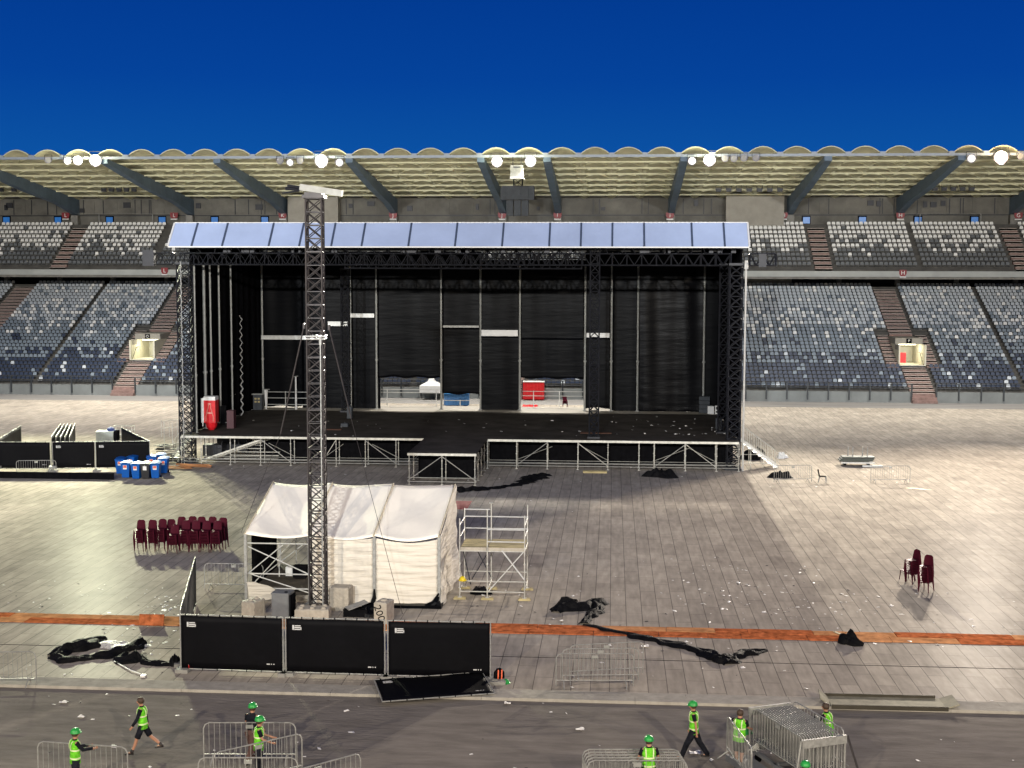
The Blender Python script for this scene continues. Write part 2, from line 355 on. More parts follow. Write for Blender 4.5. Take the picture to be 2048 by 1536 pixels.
# tunnel mouths, lit from inside
M_vwall = mat('tunnel_wall_paint', (.62, .60, .48), .7, var=.05)
M_vlamp = mat('tunnel_lamp', (.9, .9, .7), .5, emit=(1, .96, .72, 1), es=4)
for vi, x in enumerate(VX):
    y0 = ly(VROW); z0 = lz(VROW)-.1; zt = z0+2.15; yb_ = y0+6
    b = MB(); b.box(x-1.45, x-1.28, y0, yb_, z0, zt); b.box(x+1.28, x+1.45, y0, yb_, z0, zt)
    b.box(x-1.45, x+1.45, yb_, yb_+.1, z0, zt); b.box(x-1.45, x+1.45, y0, yb_, z0-.1, z0)
    vm = S(b, 'tunnel', M_vwall)
    b = MB(); b.box(x-1.45, x+1.45, y0+1.9, yb_+.5, zt+.002, zt+.65); b.box(x-1.46, x-1.22, y0+.5, y0+1.9, z0+1.6, zt-.002)
    S(b, 'tunnel_lintel', M_concl)
    b = MB(); b.box(x-.9, x+.9, y0+2.6, y0+3.0, zt-.12, zt-.03); o = b.build('tunnel_lamp', M_vlamp, vm)
    b = MB(); b.box(x-.28, x+.28, y0+1.83, y0+1.89, zt+.08, zt+.6); b.build('sign_plate', M_black, vm)
    text_mesh('P' if vi else 'O', .42, M_wht, vm, (x, y0+1.82, zt+.34), (math.pi/2, 0, 0), 'sign_letter')
    b = MB(); sg = 1 if x > 0 else -1
    b.tube((x+sg*1.2, y0+.1, z0), (x+sg*1.05, y0+1.2, z0+1.25), .03); b.tube((x+sg*1.05, y0+1.2, z0+1.25), (x+sg*1.05, y0+2.0, z0+1.3), .03); b.build('handrail', M_dtruss, vm)
    if x > 0:
        b = MB(); b.box(x-1.0, x+.1, y0+3.6, y0+4.2, z0, z0+1.1); b.build('red_cabinet', M_redp, vm)
    la = bpy.data.lights.new('tunnel_light', 'POINT'); la.energy = 100; la.color = (1, .95, .74); la.shadow_soft_size = .3
    lo = bpy.data.objects.new('tunnel_light', la); COL.objects.link(lo); lo.parent = vm; lo.location = (x, y0+2.2, zt-.5)
# walls, balcony, columns
b = MB(); gx = [XL]
for x in stairs_l: gx += [x-SW/2, x+SW/2]
gx.append(XR)
for i in range(0, len(gx), 2): b.box(gx[i], gx[i+1], Y1-.05, Y1+.6, 0, ZF-.05)
M_fw = mat('front_wall_paint', (.17, .185, .185), .7, var=.15, scale=.6)
S(b, 'front_wall', M_fw)
b = MB(); zb1 = P(1226, 541.5, YU).z; zb0 = P(1226, 552.5, YU).z
b.box(XL, XR, YU-.15, YU+.35, zb0, zb1); b.box(XL, XR, YU-.2, YU-.15, zb1-.07, zb1+.02)
S(b, 'balcony_front', mat('balcony_concrete', (.36, .38, .37), .8, var=.12, scale=.5))
b = MB(); b.box(XL, XR, YU+.35, YU+16, zb0-.25, zb0)
yc = ly(NR)+.9
for k in range(-15, 8):
    x = PX(1679, yc)+(PX(1796, yc)-PX(1679, yc))*k; b.box(x-.28, x+.28, yc, yc+.5, lz(NR)-.5, zb0-.25)
S(b, 'balcony_columns', M_conc)
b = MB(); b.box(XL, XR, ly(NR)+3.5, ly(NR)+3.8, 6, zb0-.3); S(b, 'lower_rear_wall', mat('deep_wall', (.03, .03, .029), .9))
b = MB(); b.box(PX(1488, 162), PX(1583, 162), ly(NR)+.6, ly(NR)+1.2, 10, zb0-.26); S(b, 'lift_wall', M_conc)
YW = 158.3; ZR = 22.6
b = MB(); b.box(XL, XR, YW, YW+.5, uz(NU)-1, ZR+1)
for k in range(60):
    x = XL+k*2.9; b.box(x, x+2.84, YW-.06, YW, 20.25, 22.0)
b.box(XL, XR, YW-.1, YW, 22.05, 22.2)
S(b, 'rear_wall', mat('rear_wall_plaster', (.13, .125, .11), .85, var=.35, scale=.4))
b = MB(); b.box(XL, XR, YW-.18, YW-.08, 20.02, 20.12)
rnd = random.Random(5)
for k in range(70):
    x = XL+rnd.random()*(XR-XL); b.box(x, x+.09, YW-.14, YW-.07, 20.2, 22)
for k in range(26):
    x = XL+rnd.random()*(XR-XL); z = 20.4+rnd.random()*.8; b.box(x, x+rnd.uniform(.3, .9), YW-.25, YW-.07, z, z+rnd.uniform(.3, .7))
S(b, 'pipes', M_dtruss)
for ua, ub, vt in ((577, 677, 388), (1450, 1566, 388)):
    b = MB(); xa, xb = PX(ua, 156.5), PX(ub, 156.5); b.box(xa, xb, 156.5, 158.2, uz(NU)-.5, P(ua, vt, 156.5).z)
    for i in range(1, 5):
        x = xa+(xb-xa)*i/5; b.box(x-.02, x+.02, 156.47, 156.501, uz(NU), P(ua, vt, 156.5).z-.1)
    S(b, 'lift_shaft', M_concl)
for u in (14, 117, 220, 325, 430, 530, 1612, 1724, 1835, 1948):
    c = P(u, 440, YW); b = MB(); b.box(c.x-.5, c.x+.5, YW-.2, YW-.02, c.z-.48, c.z+.48); o = S(b, 'window_frame', M_black)
    b = MB(); b.box(c.x-.38, c.x+.42, YW-.23, YW-.205, c.z-.42, c.z+.34); b.build('window_pane', M_blue, o)
b = MB()
for ua, ub in ((120, 345), (1800, 1962)):
    for u in (198, 305, 1840, 1962):
        if ua < u <= ub: c = P(u, 428, 157.6); b.tube((c.x, 157.6, uz(NU)), (c.x, 157.6, c.z), .05)
    b.tube(P(ua, 428, 157.6), P(ub, 428, 157.6), .035)
    S(b, 'rear_railing', M_steel); b = MB()
# roof
YF_, ZFr = 131.0, P(1226, 312, 131.0).z
YR_, ZRr = YW, P(1226, 400, YW).z
def zr(y): return ZFr+(ZRr-ZFr)*(y-YF_)/(YR_-YF_)
MODX, NM = 3.24, 8
x_v0 = PX(1057, YF_)-MODX/2-MODX*24
b = MB(); md = (YR_-YF_)/NM
for r in range(NM):
    ya, yb2 = YF_+r*md, YF_+(r+1)*md
    for k in range(int((XR+2-x_v0)/MODX)+1):
        xa = x_v0+k*MODX
        if xa < XL-4: continue
        h0 = .68 if r == 0 else .42; h1 = .66
        def fn(s, t, xa=xa, ya=ya, yb2=yb2, h0=h0, h1=h1):
            a = min(1, max(0, (s-.05)/.9)); arch = 1-(2*a-1)**2; y = ya+(yb2-ya)*t
            return (xa+s*MODX, y, zr(y)+.12+(h0+(h1-h0)*t)*arch)
        b.grid(10, 3, fn)
        # crescent closing the step behind
        if r < NM-1:
            pts = [fn(i/10, 1) for i in range(11)]
            def fn2(s, t, pts=pts, xa=xa, yb2=yb2):
                a = min(1, max(0, (s-.05)/.9)); arch = 1-(2*a-1)**2
                return (xa+s*MODX, yb2+.003, zr(yb2)+.12+(.42+(.66-.42)*t)*arch)
            b.grid(10, 1, fn2)
o = S(b, 'roof_vaults', M_vault, smooth=False)
sm = o.modifiers.new('thickness', 'SOLIDIFY'); sm.thickness = .09; sm.offset = 1
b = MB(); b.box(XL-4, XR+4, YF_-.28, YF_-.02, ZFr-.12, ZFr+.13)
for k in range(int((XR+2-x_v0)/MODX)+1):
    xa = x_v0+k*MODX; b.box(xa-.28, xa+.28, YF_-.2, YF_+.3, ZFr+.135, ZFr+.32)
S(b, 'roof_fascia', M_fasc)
b = MB()
for r in range(NM): y = YF_+r*md; b.box(XL-4, XR+4, y+.02, y+.14, zr(y)-.01, zr(y)+.14)
S(b, 'roof_purlins', M_vault)
girders = [PX(u, YR_) for u in (2020, 1795, 1577, 1341, 1116, 1007, 790, 572, 385, 157)]
girders += [girders[-1]-13.0, girders[0]+13]
for gx_ in girders:
    b = MB(); ZG = P(1226, 430, YR_).z; w = .36
    prof = [(YF_-.25, ZFr-.10), (YF_-.25, ZFr-.55), (YF_+12, zr(YF_+12)-1.15), (YR_-6, ZG+1.15), (YR_-.9, ZG+.12), (YR_-.02, ZG), (YR_-.02, zr(YR_)+.1), (YF_+12, zr(YF_+12)+.1)]
    b.prism([(gx_-w, y, z) for y, z in prof], (2*w, 0, 0)); S(b, 'roof_girder', M_beam)
    b = MB(); b.box(gx_-.42, gx_+.42, YW-.9, YW-.02, uz(NU)-.4, ZG-.02); S(b, 'girder_column', M_conc)
# section signs
def sign(u, v, Y, ch, w=.95):
    c = P(u, v, Y); b = MB(); b.prism([(c.x-w/2, Y, c.z+.35), (c.x-w/2, Y, c.z-.1), (c.x-w/3.4, Y, c.z-.36), (c.x+w/3.4, Y, c.z-.36), (c.x+w/2, Y, c.z-.1), (c.x+w/2, Y, c.z+.35)], (0, .05, 0))
    o = S(b, 'section_sign', M_red)
    b = MB(); b.box(c.x-w*.42, c.x+w*.42, Y-.03, Y+.04, c.z-.50, c.z-.38); b.build('sign_ledge', M_wht, o)
    text_mesh(ch, .62, M_wht, o, (c.x, Y-.012, c.z), (math.pi/2, 0, 0), 'sign_letter')
for u, ch in ((131, 'L'), (348, 'L'), (565, 'K'), (786, 'J'), (1004, 'J'), (1115, 'I'), (1340, 'I'), (1567, 'H'), (1801, 'H'), (2037, 'G')): sign(u, 431, YW-1.05, ch)
sign(329, 541.5, YU-.26, 'L', .8); sign(1806, 546, YU-.26, 'H', .8)
# pitch railing along the front wall
for xa, xb, lab in [(gx[i], gx[i+1], i) for i in range(0, len(gx), 2)]:
    if xb < -68 or xa > 48: continue
    b = MB(); n = max(2, round((xb-xa)/2.15)); 
    for z in (1.95, 1.5): b.tube((xa, Y1-.12, z), (xb, Y1-.12, z), .035)
    for k in range(n+1): x = xa+(xb-xa)*k/n; b.box(x-.07, x+.07, Y1-.2, Y1-.06, .25, 2.0)
    o = b.build('pitch_railing', mat('railing_paint', (.02, .025, .03), .5)); side = 'left of the tunnel stairs at the left end' if xa < -60 else 'behind the stage' if xa < 0 and xb < 30 else 'in the right half'
    tag(o, {0: 'dark tubular railing at far left foot of the stand', 2: 'dark tubular railing left of the left lit tunnel stairs', 4: 'dark tubular railing left of the left lit tunnel stairs', 6: 'dark railing right of the left tunnel stairs, running behind the stage'}.get(lab, 'dark railing on the front wall %s' % ('behind the middle of the stage' if xa < 5 and xb < 15 else 'right of the stage up to the lit tunnel stairs' if xa < 25 else 'right of the right lit tunnel stairs' if xa < 45 else 'at far right')), 'railing', 'railings at the foot of the stand')
# ---------------------------------------------------------------- seats
M_sw = mat('white_seat_plastic', (.78, .78, .76), .45, var=.08); M_sg = mat('grey_seat_plastic', (.12, .13, .14), .5, var=.1)
M_sl = mat('light_blue_grey_seat_plastic', (.46, .50, .54), .45, var=.1); M_sn = mat('navy_seat_plastic', (.022, .034, .066), .42, var=.15); M_sm = mat('slate_seat_plastic', (.18, .22, .265), .45, var=.12)
SEATM = [M_sw, M_sg, M_sl, M_sn, M_sm]
def seat_geo(b, x, y, z):
    w = .205; h = .53
    ring = [(x-w, z+.46), (x+w, z+.46), (x+w*.97, z+h+.15), (x+w*.66, z+h+.26), (x-w*.66, z+h+.26), (x-w*.97, z+h+.15)]
    f = [(px, y+.06+.10*(pz-z-.33)/.45, pz) for px, pz in ring]; n = 6
    b.add(f+[(p[0], p[1]+.05, p[2]) for p in f], [tuple(range(n)), tuple(reversed(range(n, 2*n)))]+[(k, k+n, (k+1) % n+n, (k+1) % n) for k in range(n)])
    b.add([(x-w*.8, y-.33, z+.36), (x+w*.8, y-.33, z+.36), (x+w*.9, y+.06, z+.33), (x-w*.9, y+.06, z+.33), (x-w*.8, y-.30, z+.32), (x+w*.8, y-.30, z+.32), (x+w*.9, y+.06, z+.29), (x-w*.9, y+.06, z+.29)],
          [(0, 1, 2, 3), (7, 6, 5, 4), (0, 4, 5, 1), (1, 5, 6, 2), (3, 2, 6, 7), (0, 3, 7, 4)])
def lower_col(r):
    t = random.random()
    if r >= 22: return 2 if t < .84 else 0 if t < .95 else 4
    if r >= 17: return 2 if t < .55 else 4 if t < .80 else 0
    if r >= 13: return 4 if t < .74 else 0 if t < .86 else 2
    if r >= 9: return 4 if t < .86 else 2 if t < .90 else 3
    if r >= 6: return 3 if t < .55 else 4 if t < .93 else 2
    return 3 if t < .90 else 4 if t < .97 else 2
UP = [0, 0, .12, .32, .62, .8, .84, .97, .98, 1.0]
proto = []
for k in range(5):
    b = MB(); seat_geo(b, 0, 0, 0); me_o = b.build('stadium_seat', SEATM[k]); proto.append(me_o)
ind = 0; bulk_l = MB(); bulk_u = MB(); SP = .5
stage_xa, stage_xb = PX(350, YB), PX(1495, YB)
gapA = (PX(752, YB), PX(882, YB)); gapB = (PX(1042, YB), PX(1170, YB))
for r in range(NR):
    x = XL+.3
    while x < XR-.3:
        x += SP
        if any(abs(x-s) < SW/2+.3 for s in stairs_l) or any(abs(x-s+.12*0) < .32 for s in mids_l): continue
        if any(abs(x-vx) < 3.0 for vx in VX) and VROW-1 <= r < VROW+9: continue
        hid = stage_xa+2 < x < stage_xb-2; gap = gapA[0] < x < gapA[1] or gapB[0] < x < gapB[1]
        if hid and not (gap and r < 6) and r % 2: continue
        k = lower_col(r); inframe = -66 < x < 45
        if r < 4 and inframe and (not hid or (gap and r < 4)) and ind < 300:
            o = proto[k] if 'used' not in proto[k] else proto[k].copy()
            if 'used' in proto[k]: COL.objects.link(o)
            proto[k]['used'] = 1
            o.location = (x, ly(r)+.42, lz(r)); cn = {0: 'white', 1: 'grey', 2: 'light grey', 3: 'navy', 4: 'slate blue'}[k]
            where = 'left of the stage' if x < stage_xa+2 else 'right of the stage' if x > stage_xb-2 else 'seen through the left stage opening' if x < PX(960, YB) else 'seen through the right stage opening'
            tag(o, '%s stadium seat, %s row of lower tier, %s' % (cn, ('front', 'second', 'third', 'fourth')[r], where), 'seat', 'front row seats of the far stand'); ind += 1
        else: bulk_l.cur = k; seat_geo(bulk_l, x, ly(r)+.42, lz(r))
for o in proto:
    if 'used' in o: pass
    else: bpy.data.objects.remove(o)
for o in COL.objects:
    if 'used' in o: del o['used']
tag(bulk_l.build('lower_tier_seats', SEATM), 'remaining rows of lower tier seats fading from navy to pale grey', 'seats', kind='stuff')
for r in range(NU):
    x = XL+.3
    while x < XR-.3:
        x += .525
        if any(abs(x-s) < 1.2 for s in stairs_u) or any(abs(x-s) < .42 for s in mids_u): continue
        bulk_u.cur = 0 if random.random() < UP[r] else 1; seat_geo(bulk_u, x, uy(r)+.45, uz(r))
tag(bulk_u.build('upper_tier_seats', SEATM), 'upper tier seats, white at the top and dark grey at the front', 'seats', kind='stuff')
# ---------------------------------------------------------------- floodlights
M_lens = mat('lit_lamp_lens', (1, 1, 1), .4, emit=(1, .985, .93, 1), es=45)
_n = M_lens.node_tree.nodes; _L = M_lens.node_tree.links; _b = _n['Principled BSDF']      # bright arc fading to a dim rim, soft glow put into the lens
_tc = _n.new('ShaderNodeTexCoord'); _mp = _n.new('ShaderNodeMapping'); _mp.inputs['Location'].default_value = (-1, -1, 0); _mp.inputs['Scale'].default_value = (2, 2, 0)
_ln = _n.new('ShaderNodeVectorMath'); _ln.operation = 'LENGTH'; _L.new(_tc.outputs['Generated'], _mp.inputs[0]); _L.new(_mp.outputs[0], _ln.inputs[0])
_mr = _n.new('ShaderNodeMapRange'); _mr.interpolation_type = 'SMOOTHSTEP'; _mr.inputs['From Min'].default_value = .2; _mr.inputs['From Max'].default_value = 1.0; _mr.inputs['To Min'].default_value = 1; _mr.inputs['To Max'].default_value = 0
_pw = _n.new('ShaderNodeMath'); _pw.operation = 'POWER'; _pw.inputs[1].default_value = 7; _ml = _n.new('ShaderNodeMath'); _ml.operation = 'MULTIPLY_ADD'; _ml.inputs[1].default_value = 40; _ml.inputs[2].default_value = .25
_L.new(_ln.outputs['Value'], _mr.inputs['Value']); _L.new(_mr.outputs[0], _pw.inputs[0]); _L.new(_pw.outputs[0], _ml.inputs[0]); _L.new(_ml.outputs[0], _b.inputs['Emission Strength'])
_b.inputs['Emission Color'].default_value = (1, .95, .78, 1)
M_lensoff = mat('dark_lamp_lens', (.25, .25, .26), .2)
M_case = mat('lamp_casing', (.16, .15, .22), .5, .3)
def flood(u, v, Y, lit, size, label, aim=(0, 60), power=1.0, col=(1, .93, .82)):
    c = P(u, v, Y); o = thing('floodlight', label, 'floodlight', c, 0, 'floodlights under the front edge of the stand roof')
    d = Vector((aim[0]-c.x, aim[1]-62-c.y, -c.z)).normalized(); q = d.to_track_quat('-Z', 'Y')
    size *= .95; r = size/2; b = MB(); b.lathe([(r*.35, r*.9), (r*.8, r*.5), (r, .02), (r*1.02, -.05), (r*.9, -.05), (r*.88, .0)], 14)
    h = b.build('housing', M_case, o); h.rotation_mode = 'QUATERNION'; h.rotation_quaternion = q
    b = MB(); b.lathe([(r*.88, -.03), (r*.6, -.055), (.02, -.06)], 14); l = b.build('lens', M_lens if lit else M_lensoff, o); l.rotation_mode = 'QUATERNION'; l.rotation_quaternion = q
    b = MB()
    for sx_ in (-1, 1): b.beam((sx_*r*1.1, 0, 0), (sx_*r*1.1, .1, r*1.5), .04)
    b.beam((-r*1.1, .1, r*1.5), (r*1.1, .1, r*1.5), .05); b.build('bracket', M_dtruss, o)
    if lit:
        la = bpy.data.lights.new('floodlight_beam', 'SPOT'); la.energy = LAMP*power; la.spot_size = math.radians(72); la.spot_blend = 1; la.shadow_soft_size = .32; la.color = col
        lo = bpy.data.objects.new('floodlight_beam', la); COL.objects.link(lo); lo.parent = o; lo.rotation_mode = 'QUATERNION'; lo.rotation_quaternion = q; lo.location = d*.5
        if power > .9:  # added wide spot, brightens the ground towards the stand foot
            la = bpy.data.lights.new('added_ground_fill', 'SPOT'); la.energy = 17000*power; la.spot_size = math.radians(140); la.spot_blend = 1; la.shadow_soft_size = .3; la.color = (1, .95, .86)
            lo = bpy.data.objects.new('added_ground_fill', la); COL.objects.link(lo); lo.parent = o; lo.rotation_euler = (math.radians(-14), 0, 0); lo.location = (0, -.3, -.5)
        if power > .9:                    # added point light that puts a warm glow on the nearby vaults
            la = bpy.data.lights.new('added_vault_fill', 'POINT'); la.energy = 330*power; la.shadow_soft_size = .3; la.color = (1, .95, .62) if u < 1500 else (1, .72, .38)
            lo = bpy.data.objects.new('added_vault_fill', la); COL.objects.link(lo); lo.parent = o; lo.location = (0, -.9, .25)
    return o
FL = 130.4
W_ = (1, .94, .82); WG = (.97, 1, .70); WP = (1, .88, .74)
for u, v, s, lab, aim, pw, cl in ((135, 322, .8, 'small lit floodlight, leftmost of the three at the left end of the roof', (-30, 50), .7, WG), (156, 321, 1.0, 'middle lit floodlight of the three at the left end of the roof', (-25, 60), 1.2, WG), (191, 321, 1.25, 'largest lit floodlight of the three at the left end of the roof', (-22, 55), 1.6, WG),
    (580, 325, .75, 'small lit floodlight left of the big one above the lattice mast', (-10, 60), .5, W_), (643, 322, 1.35, 'big lit floodlight under the roof edge directly above the lattice mast', (-12, 50), 1.5, W_), (679, 325, .85, 'small lit floodlight right of the big one above the lattice mast', (-8, 60), .5, W_),
    (994, 323, 1.15, 'lit floodlight left of the hanging white box', (-12, 60), 1.0, W_), (1061, 323, 1.15, 'lit floodlight right of the hanging white box', (-2, 60), 1.0, W_),
    (1384, 322, .85, 'smaller lit floodlight right of the third girder from the right', (0, 60), .6, W_), (1419, 320, 1.25, 'larger lit floodlight beside the bracket row right of centre', (5, 50), 1.5, W_),
    (1943, 317, .9, 'smaller lit floodlight near the right end of the roof', (15, 60), .8, WP), (2002, 315, 1.35, 'largest and rightmost lit floodlight under the roof', (15, 50), 2.0, WP)):
    flood(u, v, FL, True, s, lab, aim, pw, cl)
for i, (u, v) in enumerate(((96, 320), (560, 322), (600, 321), (1450, 317), (1468, 317), (1488, 316), (1512, 316), (2042, 312))):
    flood(u, v, FL, False, .7, 'unlit floodlight %s' % ('left of the leftmost lit lamp', 'left of the small lit lamp by the mast', 'between two lit lamps above the mast', 'first of the dark row right of the big right-hand lamp', 'second of the dark row right of the big right-hand lamp', 'third of the dark row right of the big right-hand lamp', 'last of the dark row right of the big right-hand lamp', 'at the right edge of the photo')[i], (0, 60))
k = 0
for ua, ub, v, n in ((208, 268, 380, 5), (1437, 1560, 380, 7), (1870, 1943, 378, 5), (2, 28, 380, 2)):
    for i in range(n):
        u = ua+(ub-ua)*i/max(1, n-1); c = P(u, v, 150); b = MB(); b.box(-.28, .28, -.12, .12, -.2, .2); b.box(-.24, .24, -.16, -.12, -.14, .14); b.beam((-.3, 0, 0), (-.3, 0, .5), .04); b.beam((.3, 0, 0), (.3, 0, .5), .04); b.beam((-.3, 0, .5), (.3, 0, .5), .04)
        tag(b.build('rear_spotlight', M_dtruss, loc=c), 'small dark spotlight in the row under the roof %s' % ('near the left end', 'above the right concrete lift shaft', 'near the right end', 'at the left edge')[k], 'spotlight', 'rear spotlights, row %s' % ('left', 'over the lift shaft', 'right', 'edge')[k])
    k += 1
# hanging white box and speaker cluster
c = P(1034, 340, 130.5); o = thing('white_equipment_box', 'white box hanging under the roof edge between two lit floodlights', 'equipment box', c)
b = MB(); b.box(-.62, .62, -.4, .4, -.7, .45); b.build('box', M_pole, o); b = MB(); b.box(-.66, .66, -.45, .45, -.85, -.703); b.build('lip', M_alu, o)
b = MB(); b.tube((-.4, 0, .45), (-.4, 0, 1.3), .04); b.tube((.4, 0, .45), (.4, 0, 1.3), .04); b.box(-.35, .35, -.43, -.402, .2, .3); b.build('hanger', M_dtruss, o)
c = P(1036, 390, 140); o = thing('speaker_cluster', 'dark cluster of loudspeakers hanging below the roof at centre', 'loudspeakers', c)
M_spk = mat('speaker_grille', (.030, .036, .044), .7, var=.3)
for i in range(5):
    a = (i-2)*.42; b = MB(); x = math.sin(a)*1.85; y = -math.cos(a)*1.0; b.box(x-.38, x+.38, y-.25, y+.5, -.55, .75); b.build('speaker_box', M_spk, o)
for i in range(3):
    b = MB(); x = (i-1)*.8; b.box(x-.35, x+.35, -.9, -.1, -2.2, -.6); b.build('lower_speaker_box', M_spk, o)
b = MB(); b.box(-1.7, 1.7, -.2, .2, .8, .95); lattice(b, 0, 0, .95, 3.3, .9, .8, .04, .025); b.build('rigging', M_dtruss, o)
# ---------------------------------------------------------------- stage
YS = G(1226, 940).y; ZD = P(1226, 881, YS).z; YBK = 108.6
XSL, XSR = PX(356, YS), PX(1484, YS)
sg = thing('concert_stage', 'wide black scaffold concert stage deck with a short centre runway', 'stage', (0, YS, 0))
def T(b, name, m, par=sg, off=None):
    o = b.build(name, m, par); o.location = (0, -YS, 0) if off is None else off; return o
b = MB(); b.box(XSL, XSR, YS+.02, YBK-2.2, ZD-.1, ZD); T(b, 'deck', M_deck)
b = MB(); b.box(XSL, XSR, YBK-2.2, YBK+2.6, ZD-.12, ZD-.01); T(b, 'rear_deck', M_ply)
UT0, UT1 = 848, 975                       # runway
xt0, xt1 = P(848, 881, YS).x, P(975, 881, YS).x; YT = G(880, 970).y
b = MB(); b.box(xt0+.02, xt1-.02, YT+.02, YS+.015, ZD-.09, ZD+.004); T(b, 'runway_deck', M_deck)
b = MB(); b.box(XSL, xt0-.02, YS-.03, YS+.018, ZD-.16, ZD-.01); b.box(xt1+.02, XSR, YS-.03, YS+.018, ZD-.16, ZD-.01); T(b, 'edge_beam', M_tube)
b = MB(); b.box(xt0, xt1, YT-.03, YT+.018, ZD-.16, ZD-.01); T(b, 'runway_edge_beam', M_tube)
def post(x, y, h=ZD-.12, top=0):
    b = MB(); b.tube((0, 0, 0), (0, 0, h), .026, 6)
    for z in (.5, 1.0, 1.5):
        if z < h: b.lathe([(.055, z), (.055, z+.05)], 6)
    b.box(-.09, .09, -.09, .09, 0, .02); o = b.build('support_post', M_tube, sg); o.location = (x, y-YS, 0); return o
xs = [PX(u, YS) for u in (356, 396, 455, 516, 577, 640, 669, 728, 790, 848)]+[PX(u, YS) for u in (975, 1034, 1096, 1158, 1219, 1282, 1313, 1376, 1439, 1484)]
p0 = None
for yy in (YS+.02, YS+1.1):
    for x in xs:
        if p0 is None: p0 = post(x, yy)
        else: c_ = p0.copy(); COL.objects.link(c_); c_.location = (x, yy-YS, 0)
for x in (xt0+.1, (xt0+xt1)/2, xt1-.1):
    for yy in (YT+.05, YT+2.0, YT+4.1, YT+6.2): c_ = p0.copy(); COL.objects.link(c_); c_.location = (x, yy-YS, 0)
b = MB()
for yy in (YS+.02, YS+1.1):
    for xa, xb in ((XSL, xt0), (xt1, XSR)): b.tube((xa, yy-.03, .22), (xb, yy-.03, .22), .024); b.tube((xa, yy+.03, .42), (xb, yy+.03, .42), .02)
for z in (.2, .45): b.tube((xt0, YT, z), (xt1, YT, z), .024)
for x in (xt0+.1, xt1-.1):
    for z in (.2, .45, 1.3): b.tube((x, YT, z), (x, YS, z), .02)
T(b, 'ledger_tubes', M_tube)
br = [(3, 4, 1), (7, 8, 1), (11, 12, -1), (13, 14, 1), (16, 17, -1), (17, 18, 1), (5, 6, -1)]
for i, j, s_ in br:
    if j >= len(xs): continue
    xa, xb = xs[i], xs[j]; 
    if s_ < 0: xa, xb = xb, xa
    b = MB(); b.tube((xa, YS-.04, ZD-.2), (xb, YS-.04, .25), .026); b.tube((xa+.3, YS+1.06, ZD-.6), (xb, YS+1.06, .5), .02); T(b, 'diagonal_brace', M_tube)
xm = (xt0+xt1)/2
for xa in (xt0, xt1):
    b = MB(); b.tube((xm, YT-.04, ZD-.2), (xa, YT-.04, .25), .026); T(b, 'diagonal_brace', M_tube)
for k in range(3): b = MB(); b.tube((xt1-.06, YT+2.05*k, ZD-.2), (xt1-.06, YT+2.05*(k+1), .3), .022); T(b, 'diagonal_brace', M_tube)
b = MB(); b.box(PX(520, YS+2.3), XSR-.2, YS+2.3, YS+2.36, 0, ZD-.14); b.box(xt0+.3, xt1-.3, YT+2.6, YT+2.66, .02, ZD-.14); T(b, 'understage_drape', M_black)
b = MB(); rnd = random.Random(2)
for k in range(9):                        # open scaffolding under the left end
    x = XSL+.1+k*.62
    for yy in (YS+3, YS+6, YS+9): b.tube((x, yy, 0), (x, yy, ZD-.14), .03)
for k in range(16):
    x = XSL+rnd.random()*4.5; y = YS+2.5+rnd.random()*7; b.tube((x, y, rnd.random()*1.4), (x+rnd.uniform(1, 2.2), y+rnd.uniform(-1, 1), rnd.random()*1.6), .03)
b.box(XSL+1, XSL+3.2, YS+5, YS+6.5, .3, 1.2); b.box(XSL+.4, XSL+1.8, YS+3.5, YS+4.5, .1, .9)
T(b, 'understage_frame', M_dtruss)
b = MB()
for k in range(7): b.box(PX(430+10*k, YS), PX(540, YS), YS+1.4+.3*k, YS+1.7+.3*k, .22+.2*k, .26+.2*k)
b.beam((PX(385, YS), YS+1.3, .1), (PX(515, YS), YS+1.3, ZD-.3), .05, .12); b.beam((PX(400, YS), YS+2.2, .1), (PX(530, YS), YS+2.2, ZD-.3), .05, .12); T(b, 'ramp_frame', M_tube)
# stairs at both ends
def stage_stair(x0, sgn, name_label, u):
    o = thing('stage_stairs', name_label, 'stairs', (x0, YS+2.0, 0)); n = 8; run = 2.7 if sgn > 0 else 1.3
    for s_ in (0, 1.2):
        b = MB(); b.beam((0, s_, ZD), (sgn*run, s_, .08), .06, .14); b.build('stringer', M_alu, o)
    for i in range(n):
        b = MB(); x = sgn*run*(i+.5)/n; z = ZD*(1-(i+1)/n); b.box(min(x-.15, x+.15), max(x-.15, x+.15), -.02, 1.22, z, z+.04); b.build('tread', M_alu, o)
    for s_ in (-.03, 1.23):
        b = MB(); b.tube((0, s_, ZD+1), (sgn*run, s_, 1.05), .02); b.tube((0, s_, ZD+.1), (sgn*run, s_, .25), .015)
        m = 11
        for i in range(m+1): x = sgn*run*i/m; z = ZD*(1-i/m); b.tube((x, s_, z+.1), (x, s_, z+1.03), .02, 5)
        b.build('railing', M_tube, o)
    b = MB()
    for i in range(3):
        for s_ in (0, 1.2): b.tube((sgn*run*i/3.2, s_, 0), (sgn*run*i/3.2, s_, ZD*(1-i/3.2)), .024)
    b.tube((0, 0, .3), (sgn*run*.8, 0, .3), .02); b.tube((0, 0, .9), (sgn*run*.5, 0, .9), .02); b.build('support_frame', M_tube, o); return o
stage_stair(XSR+.15, 1, 'aluminium stage stairs with tall barred railings at the right end of the stage', 0)
stage_stair(XSL-.1, -1, 'aluminium access stairs at the left end of the stage', 0)
b = MB()
for z in (.5, 1.0): b.tube((XSL-1.6, YS+.6, ZD+z-.1), (XSL-.1, YS+1.2, ZD+z), .018)
for k in range(4): b.tube((XSL-1.6+.5*k, YS+.6+.2*k, ZD-.2), (XSL-1.6+.5*k, YS+.6+.2*k, ZD+1), .018)
